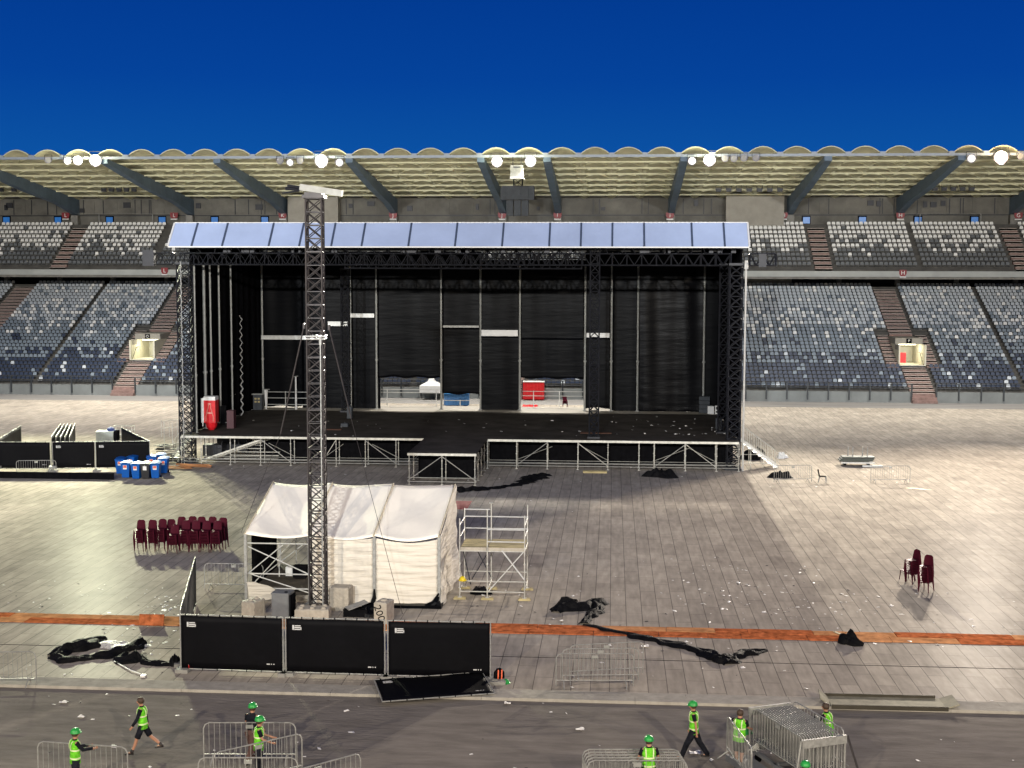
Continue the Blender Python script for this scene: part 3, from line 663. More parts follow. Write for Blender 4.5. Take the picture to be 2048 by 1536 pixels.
for s_ in range(5): b.tube((XSL-1.4, YS+.3, .3*s_), (XSL+.5, YS+.9, .3*s_+.35), .025)
b.tube((XSL-1.3, YS+.3, 0), (XSL-1.3, YS+.3, 2.9), .022); b.tube((XSL-.75, YS+.4, 0), (XSL-.75, YS+.4, 2.9), .022)
tag(b.build('access_scaffold', M_tube), 'light scaffold tubes and rails leaning at the left end of the stage', 'scaffold')
# left scrap: timber pile
b = MB(); rnd = random.Random(4)
for k in range(10): x = rnd.uniform(-.9, .9); b.beam((x-1, rnd.uniform(-.3, .5), .06+.03*k), (x+.9, rnd.uniform(-.3, .5), .06+.03*k), .15, .04)
tag(b.build('timber_pile', M_orange2, loc=G(372, 938)), 'pile of orange brown timber offcuts under the left end of the stage', 'timber pile')
b = MB()
for k in range(2): b.box(-.8, .8, -.12+.3*k, .1+.3*k, 0, .12)
tag(b.build('timber_beams', M_wood, loc=G(1190, 946)), 'two pale timber beams on the ground under the middle of the stage front', 'timber beams')
for u, v, lab in ((310, 905, 'upper'), (305, 925, 'lower')):
    b = MB(); rnd = random.Random(u)
    for k in range(9): b.beam((rnd.uniform(-1, -.6), rnd.uniform(-.3, .3), .1+.06*k), (rnd.uniform(.5, 1.2), rnd.uniform(-.3, .3), .1+.07*k), .08, .05)
    tag(b.build('steel_parts_pile', M_dtruss, loc=G(u+25, v)), '%s dark heap of steel truss parts left of the stage' % lab, 'steel heap')
# roof: front awning and trusses
SEAM_B = [337, 384, 445, 538, 599, 663, 723.6, 817, 910, 1004, 1098, 1161, 1224, 1288, 1384, 1449, 1498]
CZ0 = P(1226, 503, YBK).z
ra = thing('stage_roof', 'stage roof edge of pale blue-white awning sheets above a dark truss', 'stage roof', (0, YS, 0))
VB = lambda u: 490+3.2*math.exp(-((u-900)/400)**2)
ZA = P(1000, 492.5, YS-.6).z; ZT = P(1000, 446, YS+.9).z
YA0, YA1 = YS-.6, YS+.9
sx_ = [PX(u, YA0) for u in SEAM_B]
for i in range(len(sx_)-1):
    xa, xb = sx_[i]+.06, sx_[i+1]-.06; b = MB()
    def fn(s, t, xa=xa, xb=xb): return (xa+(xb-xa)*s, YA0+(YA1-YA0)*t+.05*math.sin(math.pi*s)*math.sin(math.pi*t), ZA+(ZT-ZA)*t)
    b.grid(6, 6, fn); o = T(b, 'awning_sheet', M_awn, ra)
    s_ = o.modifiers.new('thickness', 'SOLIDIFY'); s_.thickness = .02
for i, x in enumerate(sx_):
    b = MB(); b.beam((x, YA0-.03, ZA), (x, YA1-.03, ZT), .12, .08); T(b, 'awning_seam', M_wht if i in (0, len(sx_)-1) else M_seam, ra)
b = MB(); b.box(sx_[0], sx_[-1], YA0-.03, YA0+.03, ZA-.10, ZA-.012); b.box(sx_[0], sx_[-1], YA1, YA1+.05, ZT+.01, ZT+.06); T(b, 'awning_trim', M_wht, ra)
b = MB(); b.box(sx_[0]+.1, sx_[-1]-.1, YA1+.1, YA1+.16, ZA-.15, ZT-.05); T(b, 'rear_board', M_dtruss, ra)
b = MB(); b.add([(sx_[0]+.2, YA1+.2, ZT-.05), (sx_[-1]-.2, YA1+.2, ZT-.05), (sx_[-1]-.2, YBK+.6, CZ0+.22), (sx_[0]+.2, YBK+.6, CZ0+.22)], [(0, 1, 2, 3)])
o = T(b, 'roof_skin', M_black, ra); s_ = o.modifiers.new('thickness', 'SOLIDIFY'); s_.thickness = .05
zt_hi = P(1000, 507, YS+1).z; zt_lo = P(1000, 530, YS+1).z
b = MB(); xa, xb = PX(360, YS+1), PX(1462, YS+1)
htruss(b, (xa, YS+1, zt_lo), (xb, YS+1, zt_lo), 1.0, zt_hi-zt_lo, 1.0, .05, .028)
T(b, 'front_truss', M_dtruss, ra)
b = MB(); x1, x2 = PX(690, YS+1.6), PX(1163, YS+1.6); zl = P(1000, 537, YS+1.6).z
htruss(b, (x1, YS+1.6, zl), (x2, YS+1.6, zl), .9, zt_hi-zl, 1.1, .05, .03); T(b, 'centre_truss', M_dtruss, ra)
for u in (388, 404, 437, 462, 560, 694, 817, 910, 1040, 1150, 1226, 1290, 1385, 1430):
    b = MB(); x = PX(u, YS+2.4); b.beam((x, YS+2.4, ZT-.3), (x, YBK, ZT-.6), .14, .35); T(b, 'roof_rafter', M_dtruss, ra)
b = MB(); zb_ = P(1226, 500, YBK).z; zb2 = P(1226, 517, YBK).z
htruss(b, (PX(380, YBK), YBK+.3, zb2), (PX(1440, YBK), YBK+.3, zb2), .6, zb_-zb2, 1.2, .05, .03); T(b, 'rear_truss', M_dtruss, ra)
b = MB(); rnd = random.Random(8)
for k in range(26):
    x = sx_[0]+1+rnd.random()*(sx_[-1]-sx_[0]-2); b.box(x, x+rnd.uniform(.2, .7), YS+1, YS+1.4, zt_hi+.05, zt_hi+.25+rnd.random()*.25)
for k in range(40): x = sx_[0]+1+k*.93; b.tube((x, YS+.6, zt_hi), (x+rnd.uniform(-.4, .4), YS+.2, ZA+.1), .03)
T(b, 'rigging_gear', M_dtruss, ra)
b = MB()
for ua, ub in ((1500, 1552),): 
    xa, xb = PX(ua, YS+1), PX(ub, YS+1); htruss(b, (xa, YS+1, zt_lo), (xb, YS+1, zt_lo), .6, zt_hi-zt_lo, .75, .05, .03); b.box((xa+xb)/2-.3, (xa+xb)/2+.2, YS+.9, YS+1, zt_lo-.1, zt_hi)
xa, xb = PX(292, YS+1), PX(345, YS+1); htruss(b, (xa, YS+1, zt_lo), (xb, YS+1, zt_lo), .6, zt_hi-zt_lo, .8, .04, .025); b.box(xa-.2, xa+.6, YS+.9, YS+1.3, zt_lo-.1, zt_hi+.2)
T(b, 'side_truss', M_dtruss, ra)
# towers
def tower(u, Y, w, z0, z1, label, m=M_dtruss, extra=None, name='truss_tower', seg=.9, rc=.045, rb=.026, slim=None):
    x = PX(u, Y); o = thing(name, label, 'tower', (x, Y, z0)); b = MB(); lattice(b, 0, 0, 0, z1-z0, w, seg, rc, rb, 0, 4); b.build('lattice', m, o)
    b = MB(); b.box(-w*.7, w*.7, -w*.7, w*.7, -.0, .12); b.build('base_plate', m, o); b = MB(); b.box(-w*.6, w*.6, -w*.6, w*.6, z1-z0, z1-z0+.15); b.build('top_plate', m, o); return o
tower(1190, YS+1.3, .62, ZD, P(1190, 490, YS+1.3).z, 'dark lattice tower standing on the deck right of the centre', seg=.62)
tower(369, YS+1.0, .85, .0, zt_lo, 'dark lattice corner tower at the left front of the stage', seg=.7, rb=.035)
tower(1472, YS+1.0, .85, .0, zt_lo, 'dark lattice corner tower at the right front of the stage', seg=.7, rb=.035)
tower(1449, YS+5, .6, ZD, zt_lo, 'slimmer dark lattice tower just inside the right corner tower', seg=.7)
tower(690, YBK-3, .6, ZD, P(690, 540, YBK-3).z, 'dark lattice tower against the back curtains left of centre', seg=.7)
o = thing('edge_chain_post', 'thin bright post with twisted rigging on the left outer edge of the stage', 'post', (PX(361, YS-.2), YS-.2, 0)); b = MB()
for k in range(40): z = 2+k*.3; b.tube((-.03+.06*(k % 2), 0, z), (.03-.06*(k % 2)+.02, 0, z+.3), .03, 4)
b.build('twisted_rigging', M_alu, o); b = MB(); b.tube((0, .05, 0), (0, .05, 14), .03); b.build('pole', M_steel, o)
b = MB(); b.tube((0, 0, 0), (0, 0, P(1491, 535, YS+.3).z), .065, 8); b.lathe([(.16, P(1491, 538, YS+.3).z), (.10, P(1491, 530, YS+.3).z+.3)], 8)
tag(b.build('side_pole', M_alu, loc=(PX(1492, YS+.3), YS+.3, 0)), 'tall pale pole along the right outer edge of the stage', 'pole')
# curtains
CZ = P(1226, 503, YBK).z
CK = 0
def curtain(ua, ub, vt, vb, label, Y=YBK, m=M_tarp, group='black curtains on the back wall of the stage', amp=.022, xab=None, wave=1.3):
    global CK; CK += 1; Y += (.05 if CK % 2 else -.05); xa, xb = xab or (PX(ua-3.4, Y), PX(ub+3.4, Y)); um = (ua+ub)/2; zt = P(um, vt, Y).z; zb = P(um, vb, Y).z if vb else ZD+.02
    rnd = random.Random(int(ua*7+vb*3)); ph = [rnd.uniform(0, 6) for _ in range(8)]; wd_ = xb-xa
    def fn(s, t):
        x = s*wd_; z = (1-t)*(zt-zb); sag = math.sin(math.pi*s)
        y = amp*(math.sin(x*5.1/wave+ph[0])*.5+math.sin(x*2.3/wave+ph[1]+z*.25)+.12*math.sin(z*2.6+sag*2.2+ph[2])+.3*math.sin(z*9+4*sag+ph[4])*max(0, t-.7)*2)
        return (x, y, z+(.06*math.sin(x*3+ph[5]) if t > .98 else 0))
    b = MB(); b.grid(max(8, int(wd_*5)), int((zt-zb)*5)+2, fn); o = b.build('curtain', m, loc=(xa, Y, zb), smooth=True)
    s_ = o.modifiers.new('thickness', 'SOLIDIFY'); s_.thickness = .02
    return tag(o, label, 'curtain', group)
curtain(512, 606, 503, 812, 'black curtain with a loose hem behind the handrail at the left of the back wall')
curtain(606, 697, 503, 824, 'narrow black curtain directly behind the lattice mast')
curtain(703, 756, 503, 824, 'slim black curtain left of the left stage opening')
curtain(757, 879, 503, 755, 'wide black curtain raised above the left stage opening')
curtain(886, 960, 503, 657, 'upper black curtain left of the white centre beam'); curtain(886, 960, 656, 788, 'lower black curtain above the blue container', Y=YBK+.1)
curtain(963, 1037, 520, 672, 'upper black curtain above the white centre beam'); curtain(963, 1039, 673, 824, 'long shiny black curtain below the white centre beam', Y=YBK-.05)
curtain(1043, 1168, 520, 680, 'upper wide black curtain above the right stage opening'); curtain(1043, 1168, 677, 757, 'lower wide black curtain above the right stage opening', Y=YBK-.12)
curtain(1174, 1222, 503, 676, 'upper narrow black curtain behind the tower on the deck'); curtain(1174, 1222, 676, 816, 'lower narrow black curtain behind the tower on the deck', Y=YBK-.05)
curtain(1229, 1276, 503, 826, 'narrow black curtain right of the tower on the deck')
curtain(1280, 1410, 503, 824, 'widest black curtain with shiny creases at the right of the back wall', amp=.045, m=M_shine)
curtain(1411, 1446, 503, 822, 'dark curtain in the right back corner of the stage')
# side walls
def side_curtain(X, y0, y1, label):
    b = MB(); zt = P(1226, 500, YBK).z
    def fn(s, t): y = s*(y1-y0); zq = ZT-.12+(CZ0+.12-ZT+.12)*max(0, (y0+y-YA1)/(YBK+.6-YA1)); return (.12*math.sin(y*4)+.08*math.sin(y*9), y, t*(zq-ZD)+.02)
    b.grid(60, 10, fn); o = b.build('side_curtain', M_black, loc=(X, y0, ZD), smooth=True); s_ = o.modifiers.new('thickness', 'SOLIDIFY'); s_.thickness = .02
    return tag(o, label, 'curtain', None)
XWL, XWR = PX(380, YS+1.5)-.1, PX(1455, YS+6)
side_curtain(XWL, YS+1.8, YBK, 'long black curtain forming the left side wall of the stage')
side_curtain(XWR+.5, YS+1.6, YBK, 'long black curtain forming the right side wall of the stage')
# poles
def pole(x, Y, z0, z1, label, r=.07, grp='aluminium poles of the back wall'):
    b = MB(); b.tube((0, 0, 0), (0, 0, z1-z0), r, 8); b.lathe([(r*1.5, 4.0), (r*1.5, 4.15)], 8); b.box(-r*1.8, r*1.8, -r*1.8, r*1.8, 0, .04)
    return tag(b.build('stage_pole', M_pole, loc=(x, Y, z0)), label, 'pole', grp)
zpt = P(1226, 531, YBK-.3).z
for i, (u, lab) in enumerate(((523, 'first pole of the back wall from the left, over a leaning stand'), (700, 'pole just left of the slim curtain at the left stage opening'), (752, 'pole on the left edge of the left stage opening'), (882, 'pole on the right edge of the left stage opening'), (961, 'pole on the left edge of the white centre beam'), (1040, 'pole on the right edge of the white centre beam'), (1171, 'pole on the right edge of the right stage opening'), (1224, 'pole right of the tower on the deck'), (1277, 'pole on the left edge of the widest curtain'), (1410, 'pole on the right edge of the widest curtain'))):
    pole(PX(u, YBK-.3), YBK-.3, ZD, zpt, 'tall aluminium '+lab, .085)
for i, (u, y) in enumerate(((388, YS+1.6), (407, YS+4.2), (419.5, YS+5.5), (437, YS+7.6), (461, YS+10.6))):
    x = PX(u, y); pole(x, y, ZD, P(u, 529, y).z, 'tall aluminium pole, %s of five along the left side wall' % ('first', 'second', 'third', 'fourth', 'fifth')[i], .075 if i != 1 else .11, 'aluminium poles of the left side wall')
b = MB(); b.tube((0, 0, 0), (0, 0, 11.5), .05, 6); tag(b.build('stage_pole', M_steel, loc=(PX(1462, YS+9), YS+9, ZD)), 'thin grey pole inside the right side wall', 'pole')
def hbeam(ua, ub, v0, v1, Y, label, holes=0, m=M_alu):
    xa, xb = PX(ua, Y), PX(ub, Y); um = (ua+ub)/2; z1, z0 = P(um, v0, Y).z, P(um, v1, Y).z; b = MB(); h = (z1-z0); L_ = xb-xa
    b.box(0, L_, -.1, .1, 0, h*.30); b.box(0, L_, -.1, .1, h*.70, h); b.box(0, L_, -.05, .05, h*.3, h*.7)
    return tag(b.build('horizontal_beam', m, loc=(xa, Y, z0)), label, 'beam')
hbeam(521, 614, 671, 679, YBK-.5, 'long pale beam across the left back curtain, ending at the mast')
hbeam(655, 696, 643, 652, YBK-.5, 'short pale beam just right of the mast')
hbeam(699, 748, 627, 635, YBK-.5, 'pale beam between two poles, highest on the back wall')
hbeam(963, 1036, 660, 672, YBK-.4, 'broad white beam between the two centre poles', m=M_wht)
hbeam(1174, 1220, 666, 675, YBK-.4, 'white beam behind the tower on the deck', m=M_wht)
hbeam(886, 958, 651, 655, YBK-.4, 'thin grey rolled bar left of the broad white beam', m=M_steel)
# rails at the rear of the deck
def rail(ua, ub, vs, Y, posts, label):
    b = MB(); xa, xb = PX(ua, Y), PX(ub, Y)
    for v in vs: z = P((ua+ub)/2, v, Y).z; b.tube((xa, Y, z), (xb, Y, z), .03)
    zt = P((ua+ub)/2, vs[0], Y).z
    for u in posts: x = PX(u, Y); b.tube((x, Y, ZD), (x, Y, zt+.05), .035)
    return tag(b.build('rear_handrail', M_alu), label, 'handrail')
rail(760, 877, (779, 785, 802), YBK+2.3, (773, 872), 'pale handrail crossing the left stage opening')
rail(886, 960, (801, ), YBK+2.3, (920,), 'single pale rail in front of the blue container')
rail(1045, 1168, (783, 792), YBK+2.3, (1068, 1120), 'pale handrail crossing the right stage opening')
rail(528, 612, (784, 796, 809), YBK-1.2, (530, 568, 590), 'pale three bar handrail in front of the left back curtain')
# things on the deck
c = P(423, 852, YS+3.4); c.z = ZD
o = thing('drinks_machine', 'tall red drinks machine with white top on the left of the stage', 'vending machine', c)
b = MB(); b.box(-.42, .42, -.4, .4, .55, 2.15); b.build('cabinet', M_redp, o); b = MB(); b.box(-.42, .42, -.41, .4, 2.152, 2.42); b.build('header', M_wht, o)
b = MB(); b.box(-.62, -.425, -.38, -.3, .55, 2.3); b.box(-.62, -.425, -.1, .1, 1.7, 2.3); b.box(-.55, -.49, -.38, -.3, .3, .55); b.build('white_frame', M_wht, o)
M_pink = mat('pale_red_print', (.62, .25, .20), .4)
b = MB()                                  # contour bottle outline on the front
L2 = [(-.27, .65), (-.27, 1.0), (-.2, 1.25), (-.1, 1.6), (-.07, 1.9)]
for s_ in (-1, 1): b.limb([(s_*x, -.415, z) for x, z in L2], .03, 5)
b.box(-.12, .12, -.42, -.402, 1.86, 1.95); b.box(-.22, .22, -.42, -.402, 1.2, 1.3); b.build('printed_bottle_shape', M_pink, o)
b = MB(); b.lathe([(.2, 0), (.36, .2), (.42, .5), (.40, .545)], 10); b.build('base', M_redp, o)
c = P(1408, 828, YBK-1); c.z = ZD
o = thing('speaker_stack', 'dark speaker stack at the foot of the right back pole', 'loudspeaker', c)
for k in range(4): b = MB(); b.box(-.42, .42, -.35, .35, .02+k*.34, .02+k*.34+.31); b.build('speaker_box', M_spk, o)
c = P(517, 822, YBK-2); c.z = ZD
o = thing('equipment_rack', 'dark equipment rack at the foot of the first back wall pole', 'equipment rack', c)
b = MB(); b.box(-.36, .36, -.3, .3, 0, 1.25); b.build('case', M_spk, o); b = MB()
for a in (-.15, .12):
    for z in (.6, .85): b.box(a-.09, a+.09, -.32, -.305, z, z+.15)
b.build('panels', M_wood, o)
b = MB(); b.box(-.5, .4, -.3, .3, 1.25, 1.33); b.build('lid', M_steel, o)
c = P(1425, 820, YBK-1.6); c.z = ZD
o = thing('white_flight_case', 'small white case beside the speaker stack at the right back of the stage', 'case', (c.x-.1, c.y, c.z)); b = MB(); b.box(-.3, .2, -.2, .2, 0, .62); b.build('case_body', M_wht, o); b = MB(); b.box(.3, .85, -.2, .2, 0, .66); b.build('frame_body', M_wht, o); b = MB(); b.box(.36, .8, -.22, -.202, .1, .25); b.box(.36, .8, -.22, -.202, .35, .58); b.build('dark_panel', M_black, o)
for i, (u, v, w, h, m, lab) in enumerate(((447, 838, .25, 1.3, M_dtruss, 'dark microphone stand case beside the red machine'), (463, 848, .5, 1.3, mat('dark_maroon_case', (.05, .012, .018), .6), 'dark maroon case right of the red machine'), (700, 828, .35, .9, M_spk, 'small black case at the foot of the back curtain left of centre'), (690, 845, .5, .25, M_spk, 'low black case on the deck behind the mast'), (1437, 850, .45, .8, M_spk, 'black case near the right corner tower'))):
    c = G(u, v+8, ZD); b = MB(); b.box(-w/2, w/2, -.3, .3, 0, h); b.box(-w/2-.02, w/2+.02, -.32, .32, h*.93, h*.97); b.box(-w/2-.02, w/2+.02, -.32, .32, .03, .08); b.lathe([(.04, h), (.04, h+.06)], 6); tag(b.build('equipment_case', m, loc=c), lab, 'case')
for i in range(4):
    c = G(452+8*i, 838-3*i, ZD); b = MB(); b.tube((0, 0, 0), (.02, 0, 1.6), .025); b.tube((-.2, 0, .02), (.2, 0, .02), .02); b.tube((0, -.2, .02), (0, .2, .02), .02); b.tube((.02, 0, 1.6), (.2, -.2, 1.75), .02); b.lathe([(.05, 1.2), (.05, 1.3)], 6)
    tag(b.build('lamp_stand', M_steel, loc=c), 'thin grey stand beside the red drinks machine', 'stand', 'thin stands beside the red drinks machine')
b = MB(); b.beam((0, 0, .04), (1.2, -.5, .04), .12, .06); tag(b.build('loose_bar', M_alu, loc=G(440, 845, ZD)), 'pale metal bar lying on the deck beside the red machine', 'bar')
b = MB()
for k in range(26): z = .1+k*.3; b.tube((-.1+.2*(k % 2), 0, z), (.1-.2*(k % 2), 0, z+.3), .03 if k > 8 else .05, 4)
tag(b.build('cable_ladder', M_alu, loc=(PX(480, YS+12), YS+12, ZD)), 'zigzag cable ladder hanging in the dark left back corner of the stage', 'cable ladder')
o = thing('leaning_stand', 'white tapering stand leg in front of the left back curtain', 'stand', (PX(529, YBK-1.5), YBK-1.5, ZD))
b = MB(); b.limb([(0, 0, 0), (-.02, 0, 1.6)], [.07, .16], 6); b.build('white_leg', M_wht, o); b = MB(); b.tube((-.25, 0, 1.62), (.3, 0, 1.62), .05); b.tube((0, 0, .05), (-.5, -.5, .03), .03); b.build('cross_bar', M_steel, o)
o = thing('leaning_stand', 'white stand post with forked top beside the mast guy rope', 'stand', (PX(589, YBK-1.5), YBK-1.5, ZD))
b = MB(); b.limb([(0, 0, 0), (0, 0, 2.7)], [.09, .06], 6); b.build('white_leg', M_wht, o); b = MB(); b.tube((-.2, 0, 2.7), (.2, 0, 2.75), .03); b.tube((0, 0, .05), (-.7, -.6, .03), .03); b.build('cross_bar', M_steel, o)
for i, (u, v, w, d) in enumerate(((1192, 866, 2.2, .8), (668, 859, 1.1, .7))):
    b = MB(); b.box(-w/2, w/2, -d/2, d/2, .004, .02); b.beam((-w/2, -d/2, .03), (w/2, -d/2, .03), .05, .02); tag(b.build('rust_mat', mat('rusty_brown_mat', (.11, .045, .025), .7), loc=G(u, v, ZD)), 'rust brown mat under the tower on the deck' if i == 0 else 'small rust brown mat beside the mast', 'mat')
# behind the stage
c = G(856, 804); o = thing('pagoda_tent', 'small white pointed tent seen through the left stage opening', 'tent', (c.x, 137.5, 0))
b = MB(); b.add([(-1.15, -1, 1.5), (1.15, -1, 1.5), (1.15, 1, 1.5), (-1.15, 1, 1.5), (0, 0, 2.65), (-.4, -.35, 1.9), (.4, -.35, 1.9), (.4, .35, 1.9), (-.4, .35, 1.9)], [(0, 1, 6, 5), (1, 2, 7, 6), (2, 3, 8, 7), (3, 0, 5, 8), (5, 6, 4), (6, 7, 4), (7, 8, 4), (8, 5, 4)]); b.build('canopy', M_wht, o)
b = MB(); b.box(-1.15, 1.15, -1, -.98, .75, 1.498); b.box(-1.15, -1.13, -.97, 1, .75, 1.498); b.box(1.13, 1.15, -.97, 1, .75, 1.498); b.build('side_walls', M_wht, o)
b = MB()
for a in (-1.1, 1.1):
    for d in (-.95, .95): b.tube((a, d, 0), (a, d, 1.5), .03)
b.build('legs', M_steel, o)
c = G(912, 812); M_cont = mat('blue_container_paint', (.01, .11, .30), .45, var=.3)
o = thing('blue_container', 'blue box container seen below the curtain left of the centre', 'container', (c.x, c.y, 0)); b = MB(); w = 1.2
b.box(-w, w, 0, 1.4, .05, 1.15)
for k in range(9): x = -w+.15+k*.28; b.box(x, x+.1, -.03, 0, .1, 1.1)
b.build('body', M_cont, o); b = MB(); b.box(-w-.03, w+.03, -.05, 1.45, 1.152, 1.22); b.build('lid', M_cont, o)
c = G(1068, 799); o = thing('red_container', 'dark red container seen through the right stage opening', 'container', (c.x, c.y-1, 0)); b = MB(); b.box(-1.1, 1.1, 0, 1.2, .1, 1.9)
for k in range(7): x = -1.05+k*.33; b.box(x, x+.12, -.04, 0, .2, 1.85)
b.build('body', M_redp, o); b = MB(); b.box(-1.13, 1.13, -.05, 1.25, 1.902, 1.97); b.build('top_rim', M_wht, o)
b = MB(); c = G(1057, 812); b.box(-.6, .9, -1.2, 1.0, .003, .02); b.box(-.6, -.5, -1.2, 1, .02, .05); tag(b.build('red_reflection_patch', M_redp, loc=c), 'bright red patch painting the container reflection on the ground behind the right stage opening', 'mat')  # flat red patch imitates the container mirrored on the floor
b = MB(); b.lathe([(.16, 0), (.16, .45), (.06, .6), (.05, .7)], 10); tag(b.build('gas_bottle', mat('pale_blue_bottle', (.15, .3, .5), .4), loc=G(1085, 800)), 'pale blue bottle standing behind the right stage opening', 'bottle')
# ---------------------------------------------------------------- lattice mast, guys
YM = G(637, 1228).y; zm1 = P(632, 397, YM).z; xm0 = P(637, 1210, YM).x
ms = thing('lattice_mast', 'tall slender lattice mast standing alone in front of the cream tent', 'mast', (xm0, YM, 0), math.radians(5))
ns_ = 8; hs = zm1/ns_
b = MB(); lattice(b, 0, 0, 0, hs-.02, .60, .52, .040, .022, 0, 5)
sec = b.build('mast_section', M_mast, ms)
for k in range(1, ns_): c_ = sec.copy(); COL.objects.link(c_); c_.location = (0, 0, hs*k)
b = MB(); b.box(-.42, .42, -.42, .42, zm1, zm1+.12); b.box(-.34, .34, -.34, .34, zm1+.121, zm1+.22)
hd = b.build('mast_head', M_mast, ms)
b = MB(); b.beam((-.5, -.15, zm1+.42), (1.12, -.55, zm1+.16), .2, .24); b.build('head_beam', M_pole, ms)
b = MB(); b.limb([(-.5, .3, zm1+.36), (-1.15, .45, zm1+.40)], .07, 6); b.limb([(-.5, .1, zm1+.42), (-1.05, .25, zm1+.5)], .05, 6); b.limb([(-.6, .2, zm1+.3), (-1.25, .1, zm1+.2)], .04, 6); b.build('pulley_arm', M_dtruss, ms)
b = MB(); b.tube((.22, -.36, 0), (.22, -.36, zm1*.66), .028, 6); b.lathe([(.06, zm1*.655), (.06, zm1*.675)], 6, (.22, -.36, 0)); b.build('climbing_pole', M_steel, ms)
b = MB(); za = P(640, 672, YM).z
for s_ in (-.36, .36): b.tube((s_, -.36, za), (s_, .36, za), .035); b.tube((-.36, s_, za), (.36, s_, za), .035); b.tube((s_, -.36, za-.1), (s_, .36, za-.1), .03); b.tube((-.36, s_, za-.1), (.36, s_, za-.1), .03)
b.build('collar', M_alu, ms)
for pa, pb, pc in (((608, 652), (561, 868), (482, 1066)), ((658, 655), (702, 836), (806, 1232))):
    a, m_, e_ = P(*pa, YM), P(*pb, YM), P(*pc, YM+(1.2 if pc[0] < 600 else .3))
    b = MB(); b.limb([a-Vector((xm0, YM, 0)), m_-Vector((xm0, YM, 0))], .028, 5); b.limb([m_-Vector((xm0, YM, 0)), e_-Vector((xm0, YM, 0))], .010, 5); b.lathe([(.06, 0), (.06, .2)], 6, tuple(a-Vector((xm0, YM, .1)))); o = b.build('guy_rope', M_mast, ms); o.rotation_euler = (0, 0, -math.radians(5))
# ---------------------------------------------------------------- tent
YTF = G(880, 1212).y; YTB = YTF+5.1
tt = thing('frame_tent', 'cream canvas tent with three sloping roof bays, left bay open', 'tent', (0, YTF, 0))
def TT(b, n, m, smooth=False): o = b.build(n, m, tt, smooth=smooth); o.location = (0, -YTF, 0); return o
xe = [PX(u, YTF) for u in (483, 613, 745, 877)]; ze = P(700, 1070, YTF).z
zrd = P(700, 967, YTB).z; xo = [P(u, 968, YTB).x for u in (547, 665, 787, 910)]
for i in range(3):
    b = MB()
    def fn(s, t, i=i):
        x0_ = xe[i]+(xo[i]-xe[i])*t; x1_ = xe[i+1]+(xo[i+1]-xe[i+1])*t
        sag = .16*math.sin(math.pi*s)*(1-.55*t)
        return (x0_+(x1_-x0_)*s, YTF-.12+(YTB-YTF+.12)*t, ze+(zrd-ze)*t-sag-.10*math.sin(math.pi*t)*math.sin(math.pi*s)+.03*math.sin(9*t+5*s+i))
    b.grid(16, 16, fn); o = TT(b, 'roof_sheet', M_canvas_lit, True); s_ = o.modifiers.new('t', 'SOLIDIFY'); s_.thickness = .015
    b = MB(); b.tube((xe[i], YTF-.13, ze+.02), (xo[i], YTB, zrd+.03), .035); TT(b, 'roof_rafter', mat('tan_strap', (.42, .36, .25), .7))
b = MB(); b.tube((xe[3], YTF-.13, ze+.02), (xo[3], YTB, zrd+.03), .035); TT(b, 'roof_rafter', MATS['tan_strap'])
for i in range(4): b = MB(); b.beam((xe[i], YTF, 0), (xe[i], YTF, ze), .11, .09, up=(0, 1, 0)); b.box(xe[i]-.15, xe[i]+.15, YTF-.15, YTF+.15, 0, .03); TT(b, 'front_post', M_steel)
for i in range(4): b = MB(); b.tube((xo[i], YTB, 0), (xo[i], YTB, zrd), .05); TT(b, 'rear_post', M_steel)
for i in (1, 2):
    b = MB()
    def fn(s, t, i=i):
        z = (ze-.10)*(1-t)-.02; top = .28*math.sin(math.pi*s)*(1-t)**3 if i == 2 else .14*math.sin(math.pi*s)*(1-t)**3
        w = .016*math.sin(38*t+2.5*math.sin(3*s+i))+.012*math.sin(71*t+4*s)+.02*math.sin(20*s)+.03*math.sin(5*s+3*t)
        fl = .5*max(0, t-.86)*(1 if i == 2 else .5)*3
        return (xe[i]+.06+(xe[i+1]-xe[i]-.12)*s, YTF+.02+w-fl, max(.03+.02*math.sin(12*s), z-top*.6))
    b.grid(20, 60, fn); o = TT(b, 'front_wall', M_canvas, True); s_ = o.modifiers.new('t', 'SOLIDIFY'); s_.thickness = .012
b = MB()
def fn(s, t):
    x0_ = xe[3]+(xo[3]-xe[3])*s; zt = ze+(zrd-ze)*s
    z = zt*(1-t); w = .03*math.sin(26*t+7*s)+.06*math.sin(15*s)*t+.35*max(0, t-.6)*(.3+s)
    return (x0_+w+.04, YTF+(YTB-YTF)*s-(.2*max(0, t-.8) if s < .1 else 0), max(z, .03))
b.grid(24, 50, fn); o = TT(b, 'side_wall', M_canvas, True); s_ = o.modifiers.new('t', 'SOLIDIFY'); s_.thickness = .012
b = MB(); 
def fn(s, t): x = xe[0]+(xe[1]-xe[0])*s; return (x, YTF-.05+.25*t, .05+(.75-.55*s+.12*math.sin(7*s))*(1-t)+.03*math.sin(20*s))
b.grid(20, 6, fn); TT(b, 'fallen_wall', M_canvas, True)
b = MB(); b.box(xe[2]+.1, xe[3]+.15, YTF-.5, YTF+.15, .005, .12)
for k in range(3): b.limb([(xe[3]-.5+.25*k, YTF-.35, .05), (xe[3]-.2+.1*k, YTF-.3, .2), (xe[3]+.0, YTF-.15, .55-.15*k)], [.12, .10, .03], 6)
b.limb([(xe[2]-.1, YTF-.1, .0), (xe[2], YTF-.08, .3), (xe[2], YTF-.08, .65)], [.10, .08, .03], 6); TT(b, 'black_skirt', M_tarp)
b = MB(); b.box(xe[0]+.2, xe[1]-.05, YTF+.6, YTB-.4, .42, .5); b.box(xe[0]+.3, xe[1]-.2, YTF+1.2, YTB-.8, .05, .42); TT(b, 'platform', M_deck)
b = MB()
